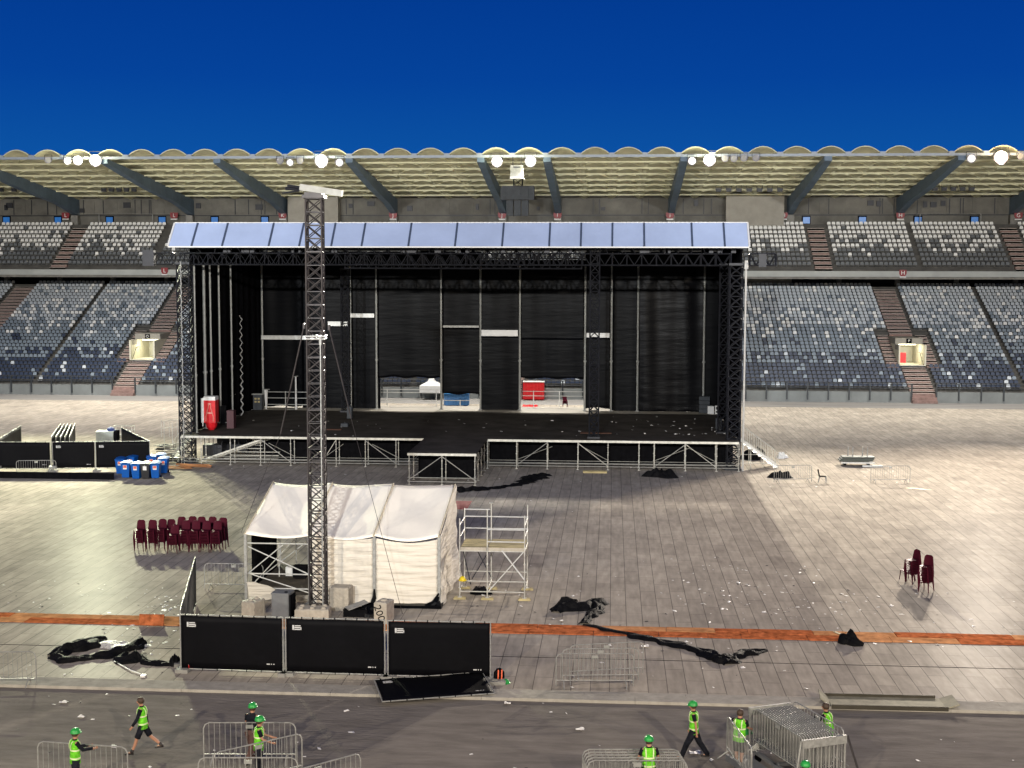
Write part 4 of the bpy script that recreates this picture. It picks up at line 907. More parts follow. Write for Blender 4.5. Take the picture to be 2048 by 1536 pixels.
for z in (.5, 1.1, 2.35): b.tube((xe[0], YTF+.3, z), (xe[1], YTF+.3, z), .028)
b.tube((xe[0], YTF+.3, 1.1), (xe[0]+1.45, YTF+.3, 2.3), .024); b.tube((xe[0], YTF+.3, .45), (xe[0]+1.4, YTF+2.5, 2.1), .024)
b.tube((xe[0], YTF+.35, 2.2), (xe[1], YTF+.35, 1.05), .024); b.tube((xe[0], YTF+.35, 1.1), (xe[1], YTF+.35, .3), .024); b.tube((xe[0], YTF+2.5, .5), (xe[1]-.3, YTF+2.5, 2.3), .024)
for x, y in ((xe[0]+.2, YTB-.3), (xe[0]+.9, YTB-.3), (xe[1]-.1, YTB-.3), (xe[0]+.75, YTF+2.4)): b.tube((x, y, 0), (x, y, 3.2), .026)
TT(b, 'inner_scaffold', M_alu)
b = MB(); 
def fn(s, t): return (xe[0]+.1+.05*math.sin(9*s), YTF+.5+4*s, .2+2.6*t)
b.grid(12, 8, fn); TT(b, 'inner_drape', M_black)
o = thing('monitor_speaker', 'black speaker box on the platform inside the open tent bay', 'loudspeaker', (xe[1]-.95, YTF+2.4, .503)); b = MB(); b.box(-.28, .28, -.2, .2, 0, .5); b.build('cabinet', M_black, o); b = MB(); b.box(-.62, -.33, -.1, .1, .05, .42); b.build('white_panel', M_wht, o)
# ---------------------------------------------------------------- scaffold beside the tent
YS1 = G(975, 1199).y; YS2 = YS1+1.8
so = thing('scaffold_tower', 'open two bay scaffold with wooden platform right of the cream tent', 'scaffold', (PX(985, YS1), YS1, 0))
OX = Vector((PX(985, YS1), YS1, 0))
def SO(b, n, m): return b.build(n, m, so)
xf = [PX(u, YS1)-OX.x for u in (919, 975, 1051)]; xr_ = xf
tops_f = [P(919, 1036, YS1).z, P(976, 1018, YS1).z, P(1050, 1031, YS1).z]; tops_r = [P(930, 1016, YS2).z, P(985, 1006, YS2).z, P(1057, 1010, YS2).z]
for i in range(3):
    for y, tp in ((0, tops_f[i]), (YS2-YS1, tops_r[i])):
        b = MB(); b.tube((xf[i], y, .04), (xf[i], y, tp), .026); b.lathe([(.055, .45), (.055, .5)], 6, (xf[i], y, 0)); b.lathe([(.055, 1.45), (.055, 1.5)], 6, (xf[i], y, 0)); b.box(xf[i]-.08, xf[i]+.08, y-.08, y+.08, .08, .1)
        if i == 1 and y > 0: b.lathe([(.09, tp-.02), (.09, tp+.02)], 8, (xf[i], y, 0))
        SO(b, 'standard_tube', M_tube)
        b = MB(); b.box(xf[i]-.25, xf[i]+.25, y-.12, y+.12, 0, .045); b.box(xf[i]-.22, xf[i]+.22, y-.1, y+.14, .046, .08); SO(b, 'wooden_sole_plate', M_wood)
zp = P(980, 1098, YS1).z
b = MB(); dy = YS2-YS1
for z in (.32, .75, zp-.1): 
    b.tube((xf[0], 0, z), (xf[2], 0, z), .024); b.tube((xf[0], dy, z), (xf[2], dy, z), .024)
for x in xf:
    for z in (.4, zp-.06): b.tube((x, 0, z), (x, dy, z), .024)
SO(b, 'ledger_tubes', M_tube)
b = MB()
for z in (zp+.5, zp+1.0): b.tube((xf[0], dy, z), (xf[2], dy, z), .026); b.tube((xf[0], 0, z-.02), (xf[0], dy, z-.02), .026); b.tube((xf[2], 0, z), (xf[2], dy, z), .026); b.tube((xf[1], 0, z-.2), (xf[2], 0, z-.2), .026)
b.tube((xf[0], dy, zp+1.3), (xf[1]-.05, dy, zp+1.3), .026); SO(b, 'guard_rails', M_alu)
b = MB()
for k in range(5): y = .08+k*.35; b.box(xf[0]+.03, xf[1]-.03, y, y+.32, zp, zp+.045); b.box(xf[1]+.03, xf[2]-.03, y, y+.32, zp, zp+.05)
SO(b, 'wooden_platform', M_wood)
b = MB(); b.box(xf[0]+.03, xf[1]-.04, -.01, .03, zp-.09, zp+.055); b.box(xf[1]+.04, xf[2]-.03, -.01, .03, zp-.09, zp+.055); SO(b, 'toe_board', M_block)
for xa, za, xb, zb__, y, r in ((xf[1]+.6, zp-.05, xf[2], .85, -.03, .034), (xf[1]+.05, .35, xf[2]-.05, zp-.1, -.05, .026), (xf[0]+.35, zp-.1, xf[1], .5, dy, .022), (xf[0], zp-.1, xf[0]+.35, .4, dy*.5, .022), (xf[0]+.3, .4, xf[1], zp-.3, dy, .02)):
    b = MB(); b.tube((xa, y, za), (xb, y, zb__), r); SO(b, 'diagonal_brace', M_alu if r > .025 else M_dtruss)
o = thing('yellow_hard_hat', 'yellow helmet hung on the left leg of the scaffold', 'helmet', (OX.x+xf[0]+.12, YS1-.05, .78)); b = MB(); b.lathe([(.17, 0), (.17, .03), (.13, .04), (.12, .1), (.08, .16), (.02, .185)], 12); b.build('shell', mat('yellow_plastic', (.6, .45, .01), .35), o); b = MB(); b.tube((0, 0, -.2), (.05, .05, .02), .012); b.build('strap', M_black, o)
def heap(name, label, cat, loc, rx, ry, h, m, seed=1, n=14):
    rnd = random.Random(seed); ph = [rnd.uniform(0, 6.28) for _ in range(12)]
    def fn(s, t):
        a = 2*math.pi*s; r = (1-t); k = 1+.25*math.sin(2*a+ph[0])+.16*math.sin(3*a+ph[1])+.10*math.sin(7*a+ph[2])
        hh = h*(1-r**2.6)*(.85+.15*math.sin(4*t+ph[6])+r**.8*(.38*math.sin(3*a+ph[3]+4*t)+.3*math.sin(5*a+ph[4]-6*t)+.2*math.sin(11*a+7*t+ph[5])))
        return (rx*r*k*math.cos(a), ry*r*k*math.sin(a), max(.0, hh))
    b = MB(); b.grid(n*3, n, fn); return tag(b.build(name, m, loc=loc, smooth=True), label, cat)
heap('tool_bag', 'black open tool bag on the ground inside the scaffold', 'bag', G(960, 1188), .38, .25, .28, M_cloth, 4)
# ---------------------------------------------------------------- ballast blocks and boxes at the mast foot
def block(u, v, w, d, h, rz, label, studs=(2, 1), z=0, txt=None, m=M_block, tilt=0):
    c = G(u, v, z); o = thing('concrete_block', label, 'concrete block', (c.x, c.y+d/2, z), rz, None)
    e = .04; b = MB()
    b.add([(-w/2, -d/2, 0), (w/2, -d/2, 0), (w/2, d/2, 0), (-w/2, d/2, 0), (-w/2, -d/2, h-e), (w/2, -d/2, h-e), (w/2, d/2, h-e), (-w/2, d/2, h-e), (-w/2+e, -d/2+e, h), (w/2-e, -d/2+e, h), (w/2-e, d/2-e, h), (-w/2+e, d/2-e, h)],
          [(3, 2, 1, 0), (0, 1, 5, 4), (1, 2, 6, 5), (2, 3, 7, 6), (3, 0, 4, 7), (4, 5, 9, 8), (5, 6, 10, 9), (6, 7, 11, 10), (7, 4, 8, 11), (8, 9, 10, 11)])
    b.build('body', m, o)
    for i in range(studs[0]):
        for j in range(studs[1]):
            x = (i+.5-studs[0]/2)*w/studs[0]; y = (j+.5-studs[1]/2)*d/studs[1]; r = min(w/studs[0], d/studs[1])*.28
            b = MB(); b.lathe([(r, h-.005), (r*.95, h+.05), (r*.6, h+.075)], 10, (x, y, 0)); b.build('stud', m, o)
    if txt: text_mesh(txt, .42, M_black, o, (-.04, -d/2-.006, h*.52), (math.pi/2, math.radians(70), 0), 'painted_number')
    return o
block(502, 1240, .58, .75, .70, math.radians(-18), 'pale concrete block left of the grey cabinet by the mast', (1, 2))
block(622, 1243, 1.3, .7, .46, math.radians(4), 'wide low concrete block with studs directly under the mast', (3, 2))
block(679, 1222, .78, .7, .92, math.radians(-4), 'tall smooth concrete block right of the mast foot', (0, 0))
block(765, 1250, .52, .7, .86, math.radians(-14), 'concrete block with black painted number at the tent front', (1, 1), txt='200')
c = G(562, 1240); o = thing('grey_cabinet', 'dark grey metal cabinet left of the mast foot', 'cabinet', (c.x, c.y+.3, 0), math.radians(-6)); b = MB(); b.box(-.34, .34, -.3, .3, .06, .98); b.box(-.36, .36, -.32, .32, .985, 1.04); b.build('body', M_grey, o); b = MB(); b.box(-.30, .30, -.318, -.302, .12, .92); b.build('door', M_grey, o); b = MB(); b.lathe([(.07, 1.041), (.07, 1.06)], 10, (.18, -.1, 0)); b.build('vent', M_black, o)
b = MB()
for k in range(3): b.box(.36+.0, .42, -.25+.2*k, -.1+.2*k, .1, .95)
b.build('side_panel', M_black, o)
c = G(716, 1236); o = thing('equipment_crates', 'dark equipment crates with a tilted grey lid between two concrete blocks', 'crates', (c.x, c.y+.3, 0)); b = MB(); b.box(-.6, .35, -.2, .3, 0, .3); b.box(.1, .9, 0, .5, 0, .42); b.build('crate_body', M_black, o); b = MB(); b.beam((-.45, -.25, .34), (.25, .15, .55), .5, .03); b.build('grey_lid', M_steel, o); b = MB(); b.box(.15, .85, -.02, -.005, .05, .36); b.build('front_panel', M_spk, o)
heap('black_sheet_heap', 'crumpled black sheeting beside the painted concrete block', 'sheeting', G(735, 1232), .45, .3, .4, M_tarp, 9)
# ---------------------------------------------------------------- fence panels
M_sheet = mat('black_screen_fabric', (.002, .002, .003), .6, spec=.08, var=.2, bump=.2, bscale=1.3)
M_logo = mat('white_print', (.45, .45, .45), .6)
def fence(pa, pb, label, Hh=1.84, group='black screened fence panels', zb=.10, foot=True, logo=True, cat='fence panel', sheetm=None, foot_end=True):
    a, e_ = G(*pa, zb), G(*pb, zb); a.z = e_.z = 0; d = e_-a; L_ = d.length; rz = math.atan2(d.y, d.x)
    o = thing('screen_fence', label, cat, a, rz, group)
    b = MB(); r = .021
    b.tube((0, 0, 0 if foot else zb), (0, 0, Hh+zb), r); b.tube((L_, 0, 0 if foot else zb), (L_, 0, Hh+zb), r); b.tube((0, 0, Hh+zb), (L_, 0, Hh+zb), r); b.tube((0, 0, zb), (L_, 0, zb), r)
    b.build('tube_frame', M_steel, o)
    b = MB()
    def fn(s, t): return (.03+(L_-.06)*s, -.012+.010*math.sin(9*s+3*t)+.006*math.sin(23*s), zb+.03+(Hh-.06)*t)
    b.grid(26, 8, fn); q = b.build('screen_sheet', sheetm or M_sheet, o, smooth=True); s_ = q.modifiers.new('t', 'SOLIDIFY'); s_.thickness = .006
    b = MB()
    for k in range(9): x = L_*(k+.5)/9; b.box(x-.015, x+.015, -.03, .02, Hh+zb-.05, Hh+zb+.03)
    for k in range(7): x = L_*(k+.5)/7; b.box(x-.012, x+.012, -.03, .02, zb-.03, zb+.04)
    b.build('cable_ties', M_black, o)
    if logo:
        b = MB(); z = Hh+zb-.30; y = -.03
        b.box(.24, .30, y, y+.004, z-.10, z+.06); b.box(.32, .52, y, y+.004, z+.025, z+.055); b.box(.31, .54, y, y+.004, z-.04, z-.0); b.box(.31, .53, y, y+.004, z-.10, z-.065); b.box(.51, .545, y, y+.004, z-.1, z-.0)
        b.build('upper_logo', M_logo, o)
        b = MB()
        for i, w in enumerate((.09, .05, .04, .05)): x = L_-.56+i*.075; b.box(x, x+w*.8, y, y+.004, zb+.24, zb+.275)
        b.build('lower_logo', M_logo, o)
    if foot:
        for k, x in enumerate((0, L_) if foot_end else (0,)):
            b = MB(); b.box(x-.14, x+.30, -.22, .22, 0, .12) if k == 0 else b.box(x-.12, x+.12, -.28, .28, 0, .12); b.build('foot_block', M_conc, o)
    return o
fence((362, 1337), (567, 1344), 'left of three black fences before the tent, red cans on its foot')
fence((572, 1344), (770, 1350), 'middle of the three black screened fences in front of the tent')
fence((776, 1351), (981, 1355), 'right of the three black screened fences in front of the tent')
# perpendicular grey one on the left
fence((362, 1327), (392, 1205), 'fence seen nearly edge-on with grey back, left of the tent', Hh=1.84, logo=False, sheetm=mat('grey_screen_back', (.07, .073, .07), .8, spec=.05, var=.2), foot_end=False)
for i in range(4):
    c = G(376+6.5*i, 1338, .12); b = MB(); b.lathe([(.03, 0), (.033, .01), (.033, .10), (.026, .118)], 8); tag(b.build('drink_can', mat('red_can', (.5, .02, .02), .3), loc=(c.x, c.y+.12, .121)), 'small red drink can in a row of four on the fence foot', 'can', 'red drink cans on the fence foot')
# fallen leaning panel in front
o = fence((765, 1409), (990, 1392), 'fallen black screened fence panel lying tilted on the track edge', zb=.02, foot=False)
o.rotation_mode = 'XYZ'; o.rotation_euler = (math.radians(-86), 0, o.rotation_euler.z); o.location.z = .10
# left rear row
Hl = 2.05
for i, (a_, e_, lab) in enumerate((((-75, 937), (102, 937), 'leftmost dusty black fence panel of the row at the left edge'), ((106, 937), (191, 936), 'narrow black fence panel right of the barrier in the left row'), ((192, 936), (300, 935), 'black fence panel behind the blue bins'))):
    fence(a_, e_, lab, Hh=1.78, group='black fence row at the left edge', foot=True, zb=.22)
fence((300, 935), (243, 903), 'black fence panel turning back behind the blue bins', Hh=1.78, group='black fence row at the left edge', foot=False, logo=False, zb=.22)
fence((-8, 932), (43, 897), 'black fence panel slanting back at the left edge, behind the dusty one', Hh=1.7, group='black fence row at the left edge', foot=False, logo=False, zb=.22)
for i in range(5):
    fence((104+9*i, 925), (123+7*i, 895), '%s from left of five black fences stood edge-on behind the left row' % ('first', 'second', 'third', 'fourth', 'fifth')[i], Hh=1.8, group='fence panels stacked on edge', foot=False, logo=False, zb=.2)
b = MB(); a_, e_ = G(-80, 955), G(238, 955); b.box(a_.x, e_.x, a_.y, a_.y+.08, .0, .42)
for k in range(8): x = a_.x+(e_.x-a_.x)*k/7; b.box(x-.03, x+.03, a_.y-.03, a_.y, 0, .44)
tag(b.build('low_black_skirting', M_black), 'long low black board along the ground in front of the left fence row', 'board')
b = MB()
for u in (-5, 106):
    c = G(u, 950); b.tube((c.x, c.y, .5), (c.x-.5, c.y-1.0, .02), .03); b.tube((c.x, c.y, .5), (c.x+.7, c.y-1.0, .02), .03); b.box(c.x-.25, c.x+.25, c.y-.1, c.y+.1, .45, .6)
tag(b.build('fence_props', M_steel), 'steel props bracing the left fence row in front', 'props')
# grey box trailer and low cart behind the row
c = G(210, 893); o = thing('grey_box_cart', 'grey box on legs with a blue cover behind the left fence row', 'cart', c, math.radians(8)); b = MB(); b.box(-.55, .75, -.5, .6, .35, 1.2); b.build('box', mat('grey_green_box', (.30, .33, .32), .5), o); b = MB()
for x in (-.5, .7):
    for y in (-.45, .55): b.tube((x, y, 0), (x, y, .35), .03)
b.build('legs', M_dtruss, o); b = MB(); b.lathe([(.3, 1.2), (.28, 1.4), (.1, 1.5)], 8, (.45, .1, 0)); b.box(.3, .75, -.3, .5, 1.202, 1.26); b.build('blue_cover', mat('blue_cover', (.03, .06, .22), .6), o); b = MB(); b.box(.76, 1.0, -.45, .55, .3, 1.2); b.build('dark_end', M_black, o)
c = G(248, 874); o = thing('low_trolley', 'low trolley with a tubular rail frame beyond the grey box', 'trolley', c, math.radians(4)); b = MB(); b.box(-.75, .75, -.4, .4, .15, .22); b.build('deck', M_steel, o); b = MB()
for z in (.55, .9): b.tube((-.75, -.4, z), (.75, -.4, z), .022); b.tube((-.75, .4, z), (.75, .4, z), .022); b.tube((.75, -.4, z), (.75, .4, z), .022); b.tube((-.75, -.4, z), (-.75, .4, z), .022)
for x in (-.75, 0, .75):
    for y in (-.4, .4): b.tube((x, y, .2), (x, y, .92), .022)
b.build('rail_frame', M_tube, o); b = MB()
for x in (-.6, .6):
    for y in (-.35, .35): b.limb([(x, y-.03, .08), (x, y+.03, .08)], .08, 10)
b.build('wheels', M_black, o)
# ---------------------------------------------------------------- bins
def wheelie(m, label):
    o = thing('wheelie_bin', label, 'bin', (0, 0, 0), 0, 'wheelie bins in front of the left fence'); b = MB()
    b.add([(-.22, -.24, .05), (.22, -.24, .05), (.22, .26, .05), (-.22, .26, .05), (-.29, -.33, .95), (.29, -.33, .95), (.29, .38, .95), (-.29, .38, .95)], [(3, 2, 1, 0), (4, 5, 6, 7), (0, 1, 5, 4), (1, 2, 6, 5), (2, 3, 7, 6), (3, 0, 4, 7)])
    b.box(-.31, .31, -.36, .40, .951, .99); b.build('body', m, o)
    b = MB(); b.grid(6, 6, lambda s, t: (-.32+.64*s, -.38+.8*t, 1.0+.06*math.sin(math.pi*s)+.05*t)); b.box(-.32, .32, -.385, -.36, .992, 1.0); q = b.build('lid', m, o); s_ = q.modifiers.new('t', 'SOLIDIFY'); s_.thickness = .02
    for s_ in (-1, 1): b = MB(); b.limb([(s_*.21, .26, .1), (s_*.27, .26, .1)], .1, 12); b.build('wheel', M_black, o)
    b = MB(); b.tube((-.25, .45, .98), (.25, .45, .98), .015); b.tube((-.25, .38, .97), (-.25, .45, .98), .015); b.tube((.25, .38, .97), (.25, .45, .98), .015); b.build('handle', m, o)
    b = MB(); b.add([(-.12, -.317, .60), (.12, -.317, .60), (.12, -.337, .86), (-.12, -.337, .86)], [(0, 1, 2, 3)]); q = b.build('sticker', M_wht, o)
    if m is M_bin:
        b = MB(); b.add([(-.10, -.329, .69), (.10, -.329, .69), (.10, -.340, .85), (-.10, -.340, .85)], [(0, 1, 2, 3)]); b.build('red_print', mat('orange_red_print', (.62, .10, .05), .5), q)
    else:
        text_mesh('!', .2, M_wht, o, (0, -.35, .92), (math.pi/2, 0, 0), 'white_mark')
    return o
wb = wheelie(M_bin, ''); wk = wheelie(M_binb, '')
spots = [(250, 957, .05, 'blue bin with sticker, leftmost of the front row'), (271, 959, -.04, 'blue bin with sticker directly left of the black bin'), (309, 958, .1, 'blue bin with sticker directly right of the black bin'), (325, 948, .12, 'blue bin at the right end, turned slightly away'), (238, 949, .2, 'blue bin at the left rear, half hidden by the leftmost one'), (262, 944, -.1, 'blue bin in the rear row behind the two front left ones'), (300, 944, .3, 'blue bin in the rear row behind the black bin'), (318, 940, 0, 'blue bin hidden behind the right end one')]
for i, (u, v, rz, lab) in enumerate(spots):
    c = G(u, v); lab = lab
    if i == 0: wb.location = (c.x, c.y+.3, 0); wb.rotation_euler = (0, 0, rz); wb['label'] = lab
    else: place(wb, (c.x, c.y+.3, 0), rz, lab)
c = G(290, 959); wk.location = (c.x, c.y+.3, 0); wk['label'] = 'the only black wheelie bin, between blue ones, white sign on front'
# ---------------------------------------------------------------- crowd barriers
def barrier_proto():
    o = thing('crowd_barrier', '', 'barrier', (0, 0, 0), 0); L_, h = 2.5, 1.1; r = .019
    b = MB(); k = .16; x = L_/2
    pts = [(-x, 0, .03), (-x, 0, h-k), (-x+.05, 0, h-.05), (-x+k, 0, h), (x-k, 0, h), (x-.05, 0, h-.05), (x, 0, h-k), (x, 0, .03)]
    b.limb(pts, r, 6); b.tube((-x, 0, .22), (x, 0, .22), r); b.build('tube_frame', M_steel, o)
    b = MB(); n = 17
    for i in range(1, n): xx = -x+L_*i/n; b.tube((xx, 0, .22), (xx, 0, h), .0085, 5)
    b.build('bars', M_steel, o)
    for s_ in (-1, 1):
        b = MB(); xx = s_*(x-.25); b.limb([(xx, -.32, .0), (xx, -.25, .05), (xx, -.03, .2), (xx, .03, .2), (xx, .25, .05), (xx, .32, .0)], .018, 6); b.build('foot', M_steel, o)
    b = MB(); b.box(-.1, .1, -.012, .012, h-.16, h-.06); b.build('name_plate', M_pole, o)
    return o
bp = barrier_proto(); bused = False
def barrier(pa, pb, label, group='crowd barriers', z=0):
    global bused
    a, e_ = G(*pa, z), G(*pb, z); m_ = (a+e_)/2; rz = math.atan2(e_.y-a.y, e_.x-a.x)
    if not bused:
        bused = True; o = bp; o.location = (m_.x, m_.y, z); o.rotation_euler = (0, 0, rz); o['label'] = label; o['group'] = group; return o
    return place(bp, (m_.x, m_.y, z), rz, label, group)
barrier((28, 955), (118, 954), 'steel crowd barrier in front of the dusty black fence panel at left')
barrier((408, 1178), (528, 1180), 'steel crowd barrier half hidden behind the left end of the tent')
barrier((1541, 966), (1630, 964), 'steel crowd barrier with a black heap behind it, right of the stage')
barrier((1739, 966), (1822, 966), 'steel crowd barrier standing right of the lone chair')
barrier((1111, 1374), (1268, 1374), 'front one of the three nested crowd barriers below the orange strip', 'nested crowd barriers')
barrier((1124, 1364), (1277, 1362), 'middle one of the three nested crowd barriers below the orange strip', 'nested crowd barriers')
barrier((1140, 1356), (1285, 1348), 'rear one of the three nested crowd barriers below the orange strip', 'nested crowd barriers')
barrier((-85, 1372), (73, 1370), 'crowd barrier cut by the left edge, above the track kerb')
barrier((72, 1564), (262, 1578), 'crowd barrier held by the worker in a green helmet at bottom left')
barrier((410, 1524), (590, 1524), 'crowd barrier crossing in front of the worker in dark top and brown trousers')
barrier((420, 1592), (612, 1545), 'slanting crowd barrier between the two workers left of centre')
barrier((402, 1600), (592, 1600), 'lower crowd barrier behind the feet of the two workers left of centre')
barrier((550, 1640), (720, 1590), 'crowd barrier corner at the bottom edge right of the two workers')
for i in range(5): barrier((1160+3*i, 1582+6*i), (1364+3*i, 1582+6*i), '%s crowd barrier of the upright stack beside the worker seen from behind' % ('rearmost', 'second from the back', 'middle', 'second nearest', 'nearest')[i], 'upright stack of five crowd barriers beside the worker seen from behind')
# trolley with barriers
A_ = Vector((PX(1505, 36), 36.1, 0)); 
ta = G(1505, 1418, 1.45); tb_ = G(1583, 1403, 1.45); tc_ = G(1692, 1462, 1.45); td = G(1595, 1478, 1.45)
ctr = (ta+tb_+tc_+td)/4; ax = ((td-ta)+(tc_-tb_)); ax.z = 0; ax.normalize(); rz = math.atan2(ax.y, ax.x)
tr = thing('barrier_trolley', 'steel trolley carrying a tight load of crowd barriers at bottom right', 'trolley', (ctr.x, ctr.y, 0), rz)
b = MB()
for y in (-.62, 0, .62): b.beam((-1.3, y, .28), (1.3, y, .28), .1, .08)
for x in (-1.3, 0, 1.3): b.beam((x, -.66, .28), (x, .66, .28), .1, .08)
b.build('base_frame', M_grey, tr)
for x in (-1.36, 1.36):
    b = MB(); b.box(x-.03, x+.03, -.66, .66, 1.2, 1.42)
    for y in (-.62, .62): b.tube((x, y, .28), (x, y, 1.2), .03)
    for k in range(10): b.tube((x, -.55+k*.12, .3), (x, -.55+k*.12, 1.2), .01, 5)
    b.build('end_frame', M_steel, tr)
for x in (-1.0, 1.0):
    for y in (-.55, .55): b = MB(); b.limb([(x, y-.04, .12), (x, y+.04, .12)], .12, 12); b.build('wheel', M_black, tr)
for y in (-.72, .72): b = MB(); b.tube((1.36, y*.95, 1.4), (1.75 if y > 0 else 1.5, y*1.35, .06), .028); b.build('stay_bar', M_mast if y > 0 else M_steel, tr)
b = MB(); b.box(-1.1, 1.2, -1.5, -.8, .12, .2); b.box(-1.1, 1.2, -1.5, -1.42, .2, .3); b.build('side_tray', M_grey, tr)
for i in range(15):
    y = -.56+i*.078; v = Vector((-math.sin(rz)*y, math.cos(rz)*y, 0)); last = i >= 19
    place(bp, (ctr.x+v.x, ctr.y+v.y, .33), rz, 'crowd barrier on the trolley, %s from its left side' % ('first second third fourth fifth sixth seventh eighth ninth tenth eleventh twelfth thirteenth fourteenth last'.split()[i]), 'crowd barriers loaded on the trolley')
v = Vector((-math.sin(rz)*.66, math.cos(rz)*.66, 0)); place(bp, (ctr.x+v.x, ctr.y+v.y, .42), rz, 'outermost crowd barrier on the far right side of the trolley', 'crowd barriers loaded on the trolley')
place(bp, (ctr.x-1.55, ctr.y-.55, .18), rz-.25, 'crowd barrier leaning off the left side of the trolley beside the bare headed worker', 'loose crowd barriers')
# ---------------------------------------------------------------- chairs
def chair_proto(m=M_chair):
    o = thing('plastic_chair', '', 'chair', (0, 0, 0), 0)
    b = MB(); b.grid(6, 6, lambda s, t: (-.21+.42*s, -.21+.42*t, .44-.02*math.sin(math.pi*s)*math.sin(math.pi*t)-.015*(1-t)**4)); q = b.build('seat', m, o); s_ = q.modifiers.new('t', 'SOLIDIFY'); s_.thickness = .03
    b = MB()
    def fn(s, t): w = .21*(1-.12*t)*(1 if t < .8 else math.sqrt(max(.12, 1-((t-.8)/.2)**2*.7))); a = (2*s-1); return (w*a, .20+.09*t+.03*(1-a*a), .44+.41*t)
    b.grid(8, 8, fn); q = b.build('backrest', m, o); s_ = q.modifiers.new('t', 'SOLIDIFY'); s_.thickness = .02
    for sx in (-1, 1):
        for y0, y1 in ((-.19, -.23), (.19, .27)): b = MB(); b.limb([(sx*.19, y0, .43), (sx*.225, y1, 0)], [.026, .017], 5); b.build('leg', m, o)
    return o
cp = chair_proto(); cu_ = False
def chair_stack(u, v, n, rz, lab, lean=.012, grp='maroon plastic chairs in stacks'):
    global cu_
    c = G(u, v)
    for k in range(n):
        l = ('top chair of ' if k == n-1 else 'bottom chair of ' if k == 0 else ('', 'second', 'third', 'fourth', 'fifth', 'sixth', 'seventh', 'eighth', 'ninth')[k]+' chair up in ')+lab
        loc = (c.x+math.sin(rz)*lean*k, c.y-math.cos(rz)*lean*k, .075*k)
        if not cu_: cu_ = True; cp.location = loc; cp.rotation_euler = (0, 0, rz); cp['label'] = l; cp['group'] = grp
        else: place(cp, loc, rz, l, grp)
for u, v, n, lab in ((281, 1101, 9, 'the leftmost maroon stack, left group'), (304, 1101, 9, 'the second front stack from left, left group'), (324, 1099, 9, 'the third front stack from left, left group'), (341, 1096, 8, 'the stack behind the lowest one, left group'), (348, 1105, 7, 'the lowest, forward standing stack, left group'), (371, 1102, 9, 'the stack right of the lowest, left group'),
    (391, 1102, 9, 'the third front stack from right, left group'), (412, 1103, 9, 'the second front stack from right, left group'), (434, 1103, 9, 'the rightmost front stack, left group'), (362, 1094, 9, 'the leftmost rear stack, left group'), (384, 1093, 9, 'the second rear stack, left group'), (402, 1094, 9, 'the third rear stack, left group'), (424, 1094, 9, 'the fourth rear stack, left group'), (445, 1096, 9, 'the rightmost rear stack, left group')):
    chair_stack(u, v, n, 0, lab)
chair_stack(1826, 1166, 9, math.radians(-62), 'the left of two stacks alone at right')
chair_stack(1852, 1183, 10, math.radians(-40), 'the right of two stacks alone at right')
chair_stack(1814, 1160, 1, math.radians(-62), 'the single low pile beside two stacks at right')
chair_stack(1130, 815, 5, math.radians(10), 'the small maroon stack seen through the right stage opening')
for k in range(0): pass
lc = copy_tree(cp); c = G(1645, 966); lc.location = (c.x, c.y, 0); lc.rotation_euler = (0, 0, math.radians(75)); lc['label'] = 'lone dark chair with thin metal legs between the two barriers right of the stage'; lc['group'] = 'lone chair'
del lc['group']
for ch in lc.children:
    ch.data = ch.data.copy(); ch.data.materials.clear(); ch.data.materials.append(M_steel if ch.name.startswith('leg') else M_black)
# ---------------------------------------------------------------- cloth runs and heaps
def cloth_run(pts, widths, hts, label, seed=0, m=M_cloth, n=70, cat='cloth', zo=0):
    P3 = [G(u, v) for u, v in pts]; o0 = P3[0].copy(); P3 = [p-o0 for p in P3]; rnd = random.Random(seed); ph = [rnd.uniform(0, 6) for _ in range(8)]
    seg = [0]
    for i in range(1, len(P3)): seg.append(seg[-1]+(P3[i]-P3[i-1]).length)
    T_ = seg[-1]
    def at(l):
        for i in range(1, len(seg)):
            if l <= seg[i]+1e-6: break
        f = (l-seg[i-1])/max(1e-6, seg[i]-seg[i-1]); d = (P3[i]-P3[i-1]).normalized(); return P3[i-1]+(P3[i]-P3[i-1])*f, d, widths[i-1]+(widths[i]-widths[i-1])*f, hts[i-1]+(hts[i]-hts[i-1])*f
    def fn(s, t):
        p, d, w, h = at(T_*s); nn = Vector((-d.y, d.x, 0)); l = T_*s
        a = (2*t-1); w *= 1+.28*math.sin(l*4.1+ph[0])+.2*math.sin(l*9.7+ph[1]); e = 1-abs(a)**2.4
        z = h*e*(.9+.35*math.sin(l*3.5+a*3+ph[2])+.2*math.sin(l*8-a*4+ph[3])+.2*math.sin(a*9+ph[4]))
        q = p+nn*(a*w/2+.08*math.sin(l*5+ph[5])*w); return (q.x, q.y, max(.004, z+.006)+(zo*e if zo else 0))
    b = MB(); b.grid(int(T_*9)+6, 12, fn); return tag(b.build('black_cloth', m, loc=o0, smooth=True), label, cat)
cloth_run([(1112, 1226), (1128, 1216), (1150, 1220), (1170, 1215), (1194, 1206), (1196, 1222), (1180, 1235), (1168, 1250)], [.3, 1.1, .8, .9, .7, .6, .4, .35], [.05, .38, .25, .15, .15, .1, .12, .06], 'crumpled black cloth hooked above the orange strip', 3, zo=.05)
cloth_run([(1168, 1252), (1240, 1267), (1320, 1284), (1390, 1300), (1425, 1314), (1462, 1329)], [.35, .4, .55, .6, .7, .5], [.03, .04, .05, .06, .12, .1], 'long black cloth strip running diagonally from the orange strip', 5, zo=.06)
cloth_run([(1430, 1316), (1455, 1326), (1466, 1316), (1500, 1306), (1532, 1301)], [.4, .8, .6, .6, .3], [.1, .22, .12, .14, .05], 'bunched black cloth at the lower end of the diagonal strip', 6)
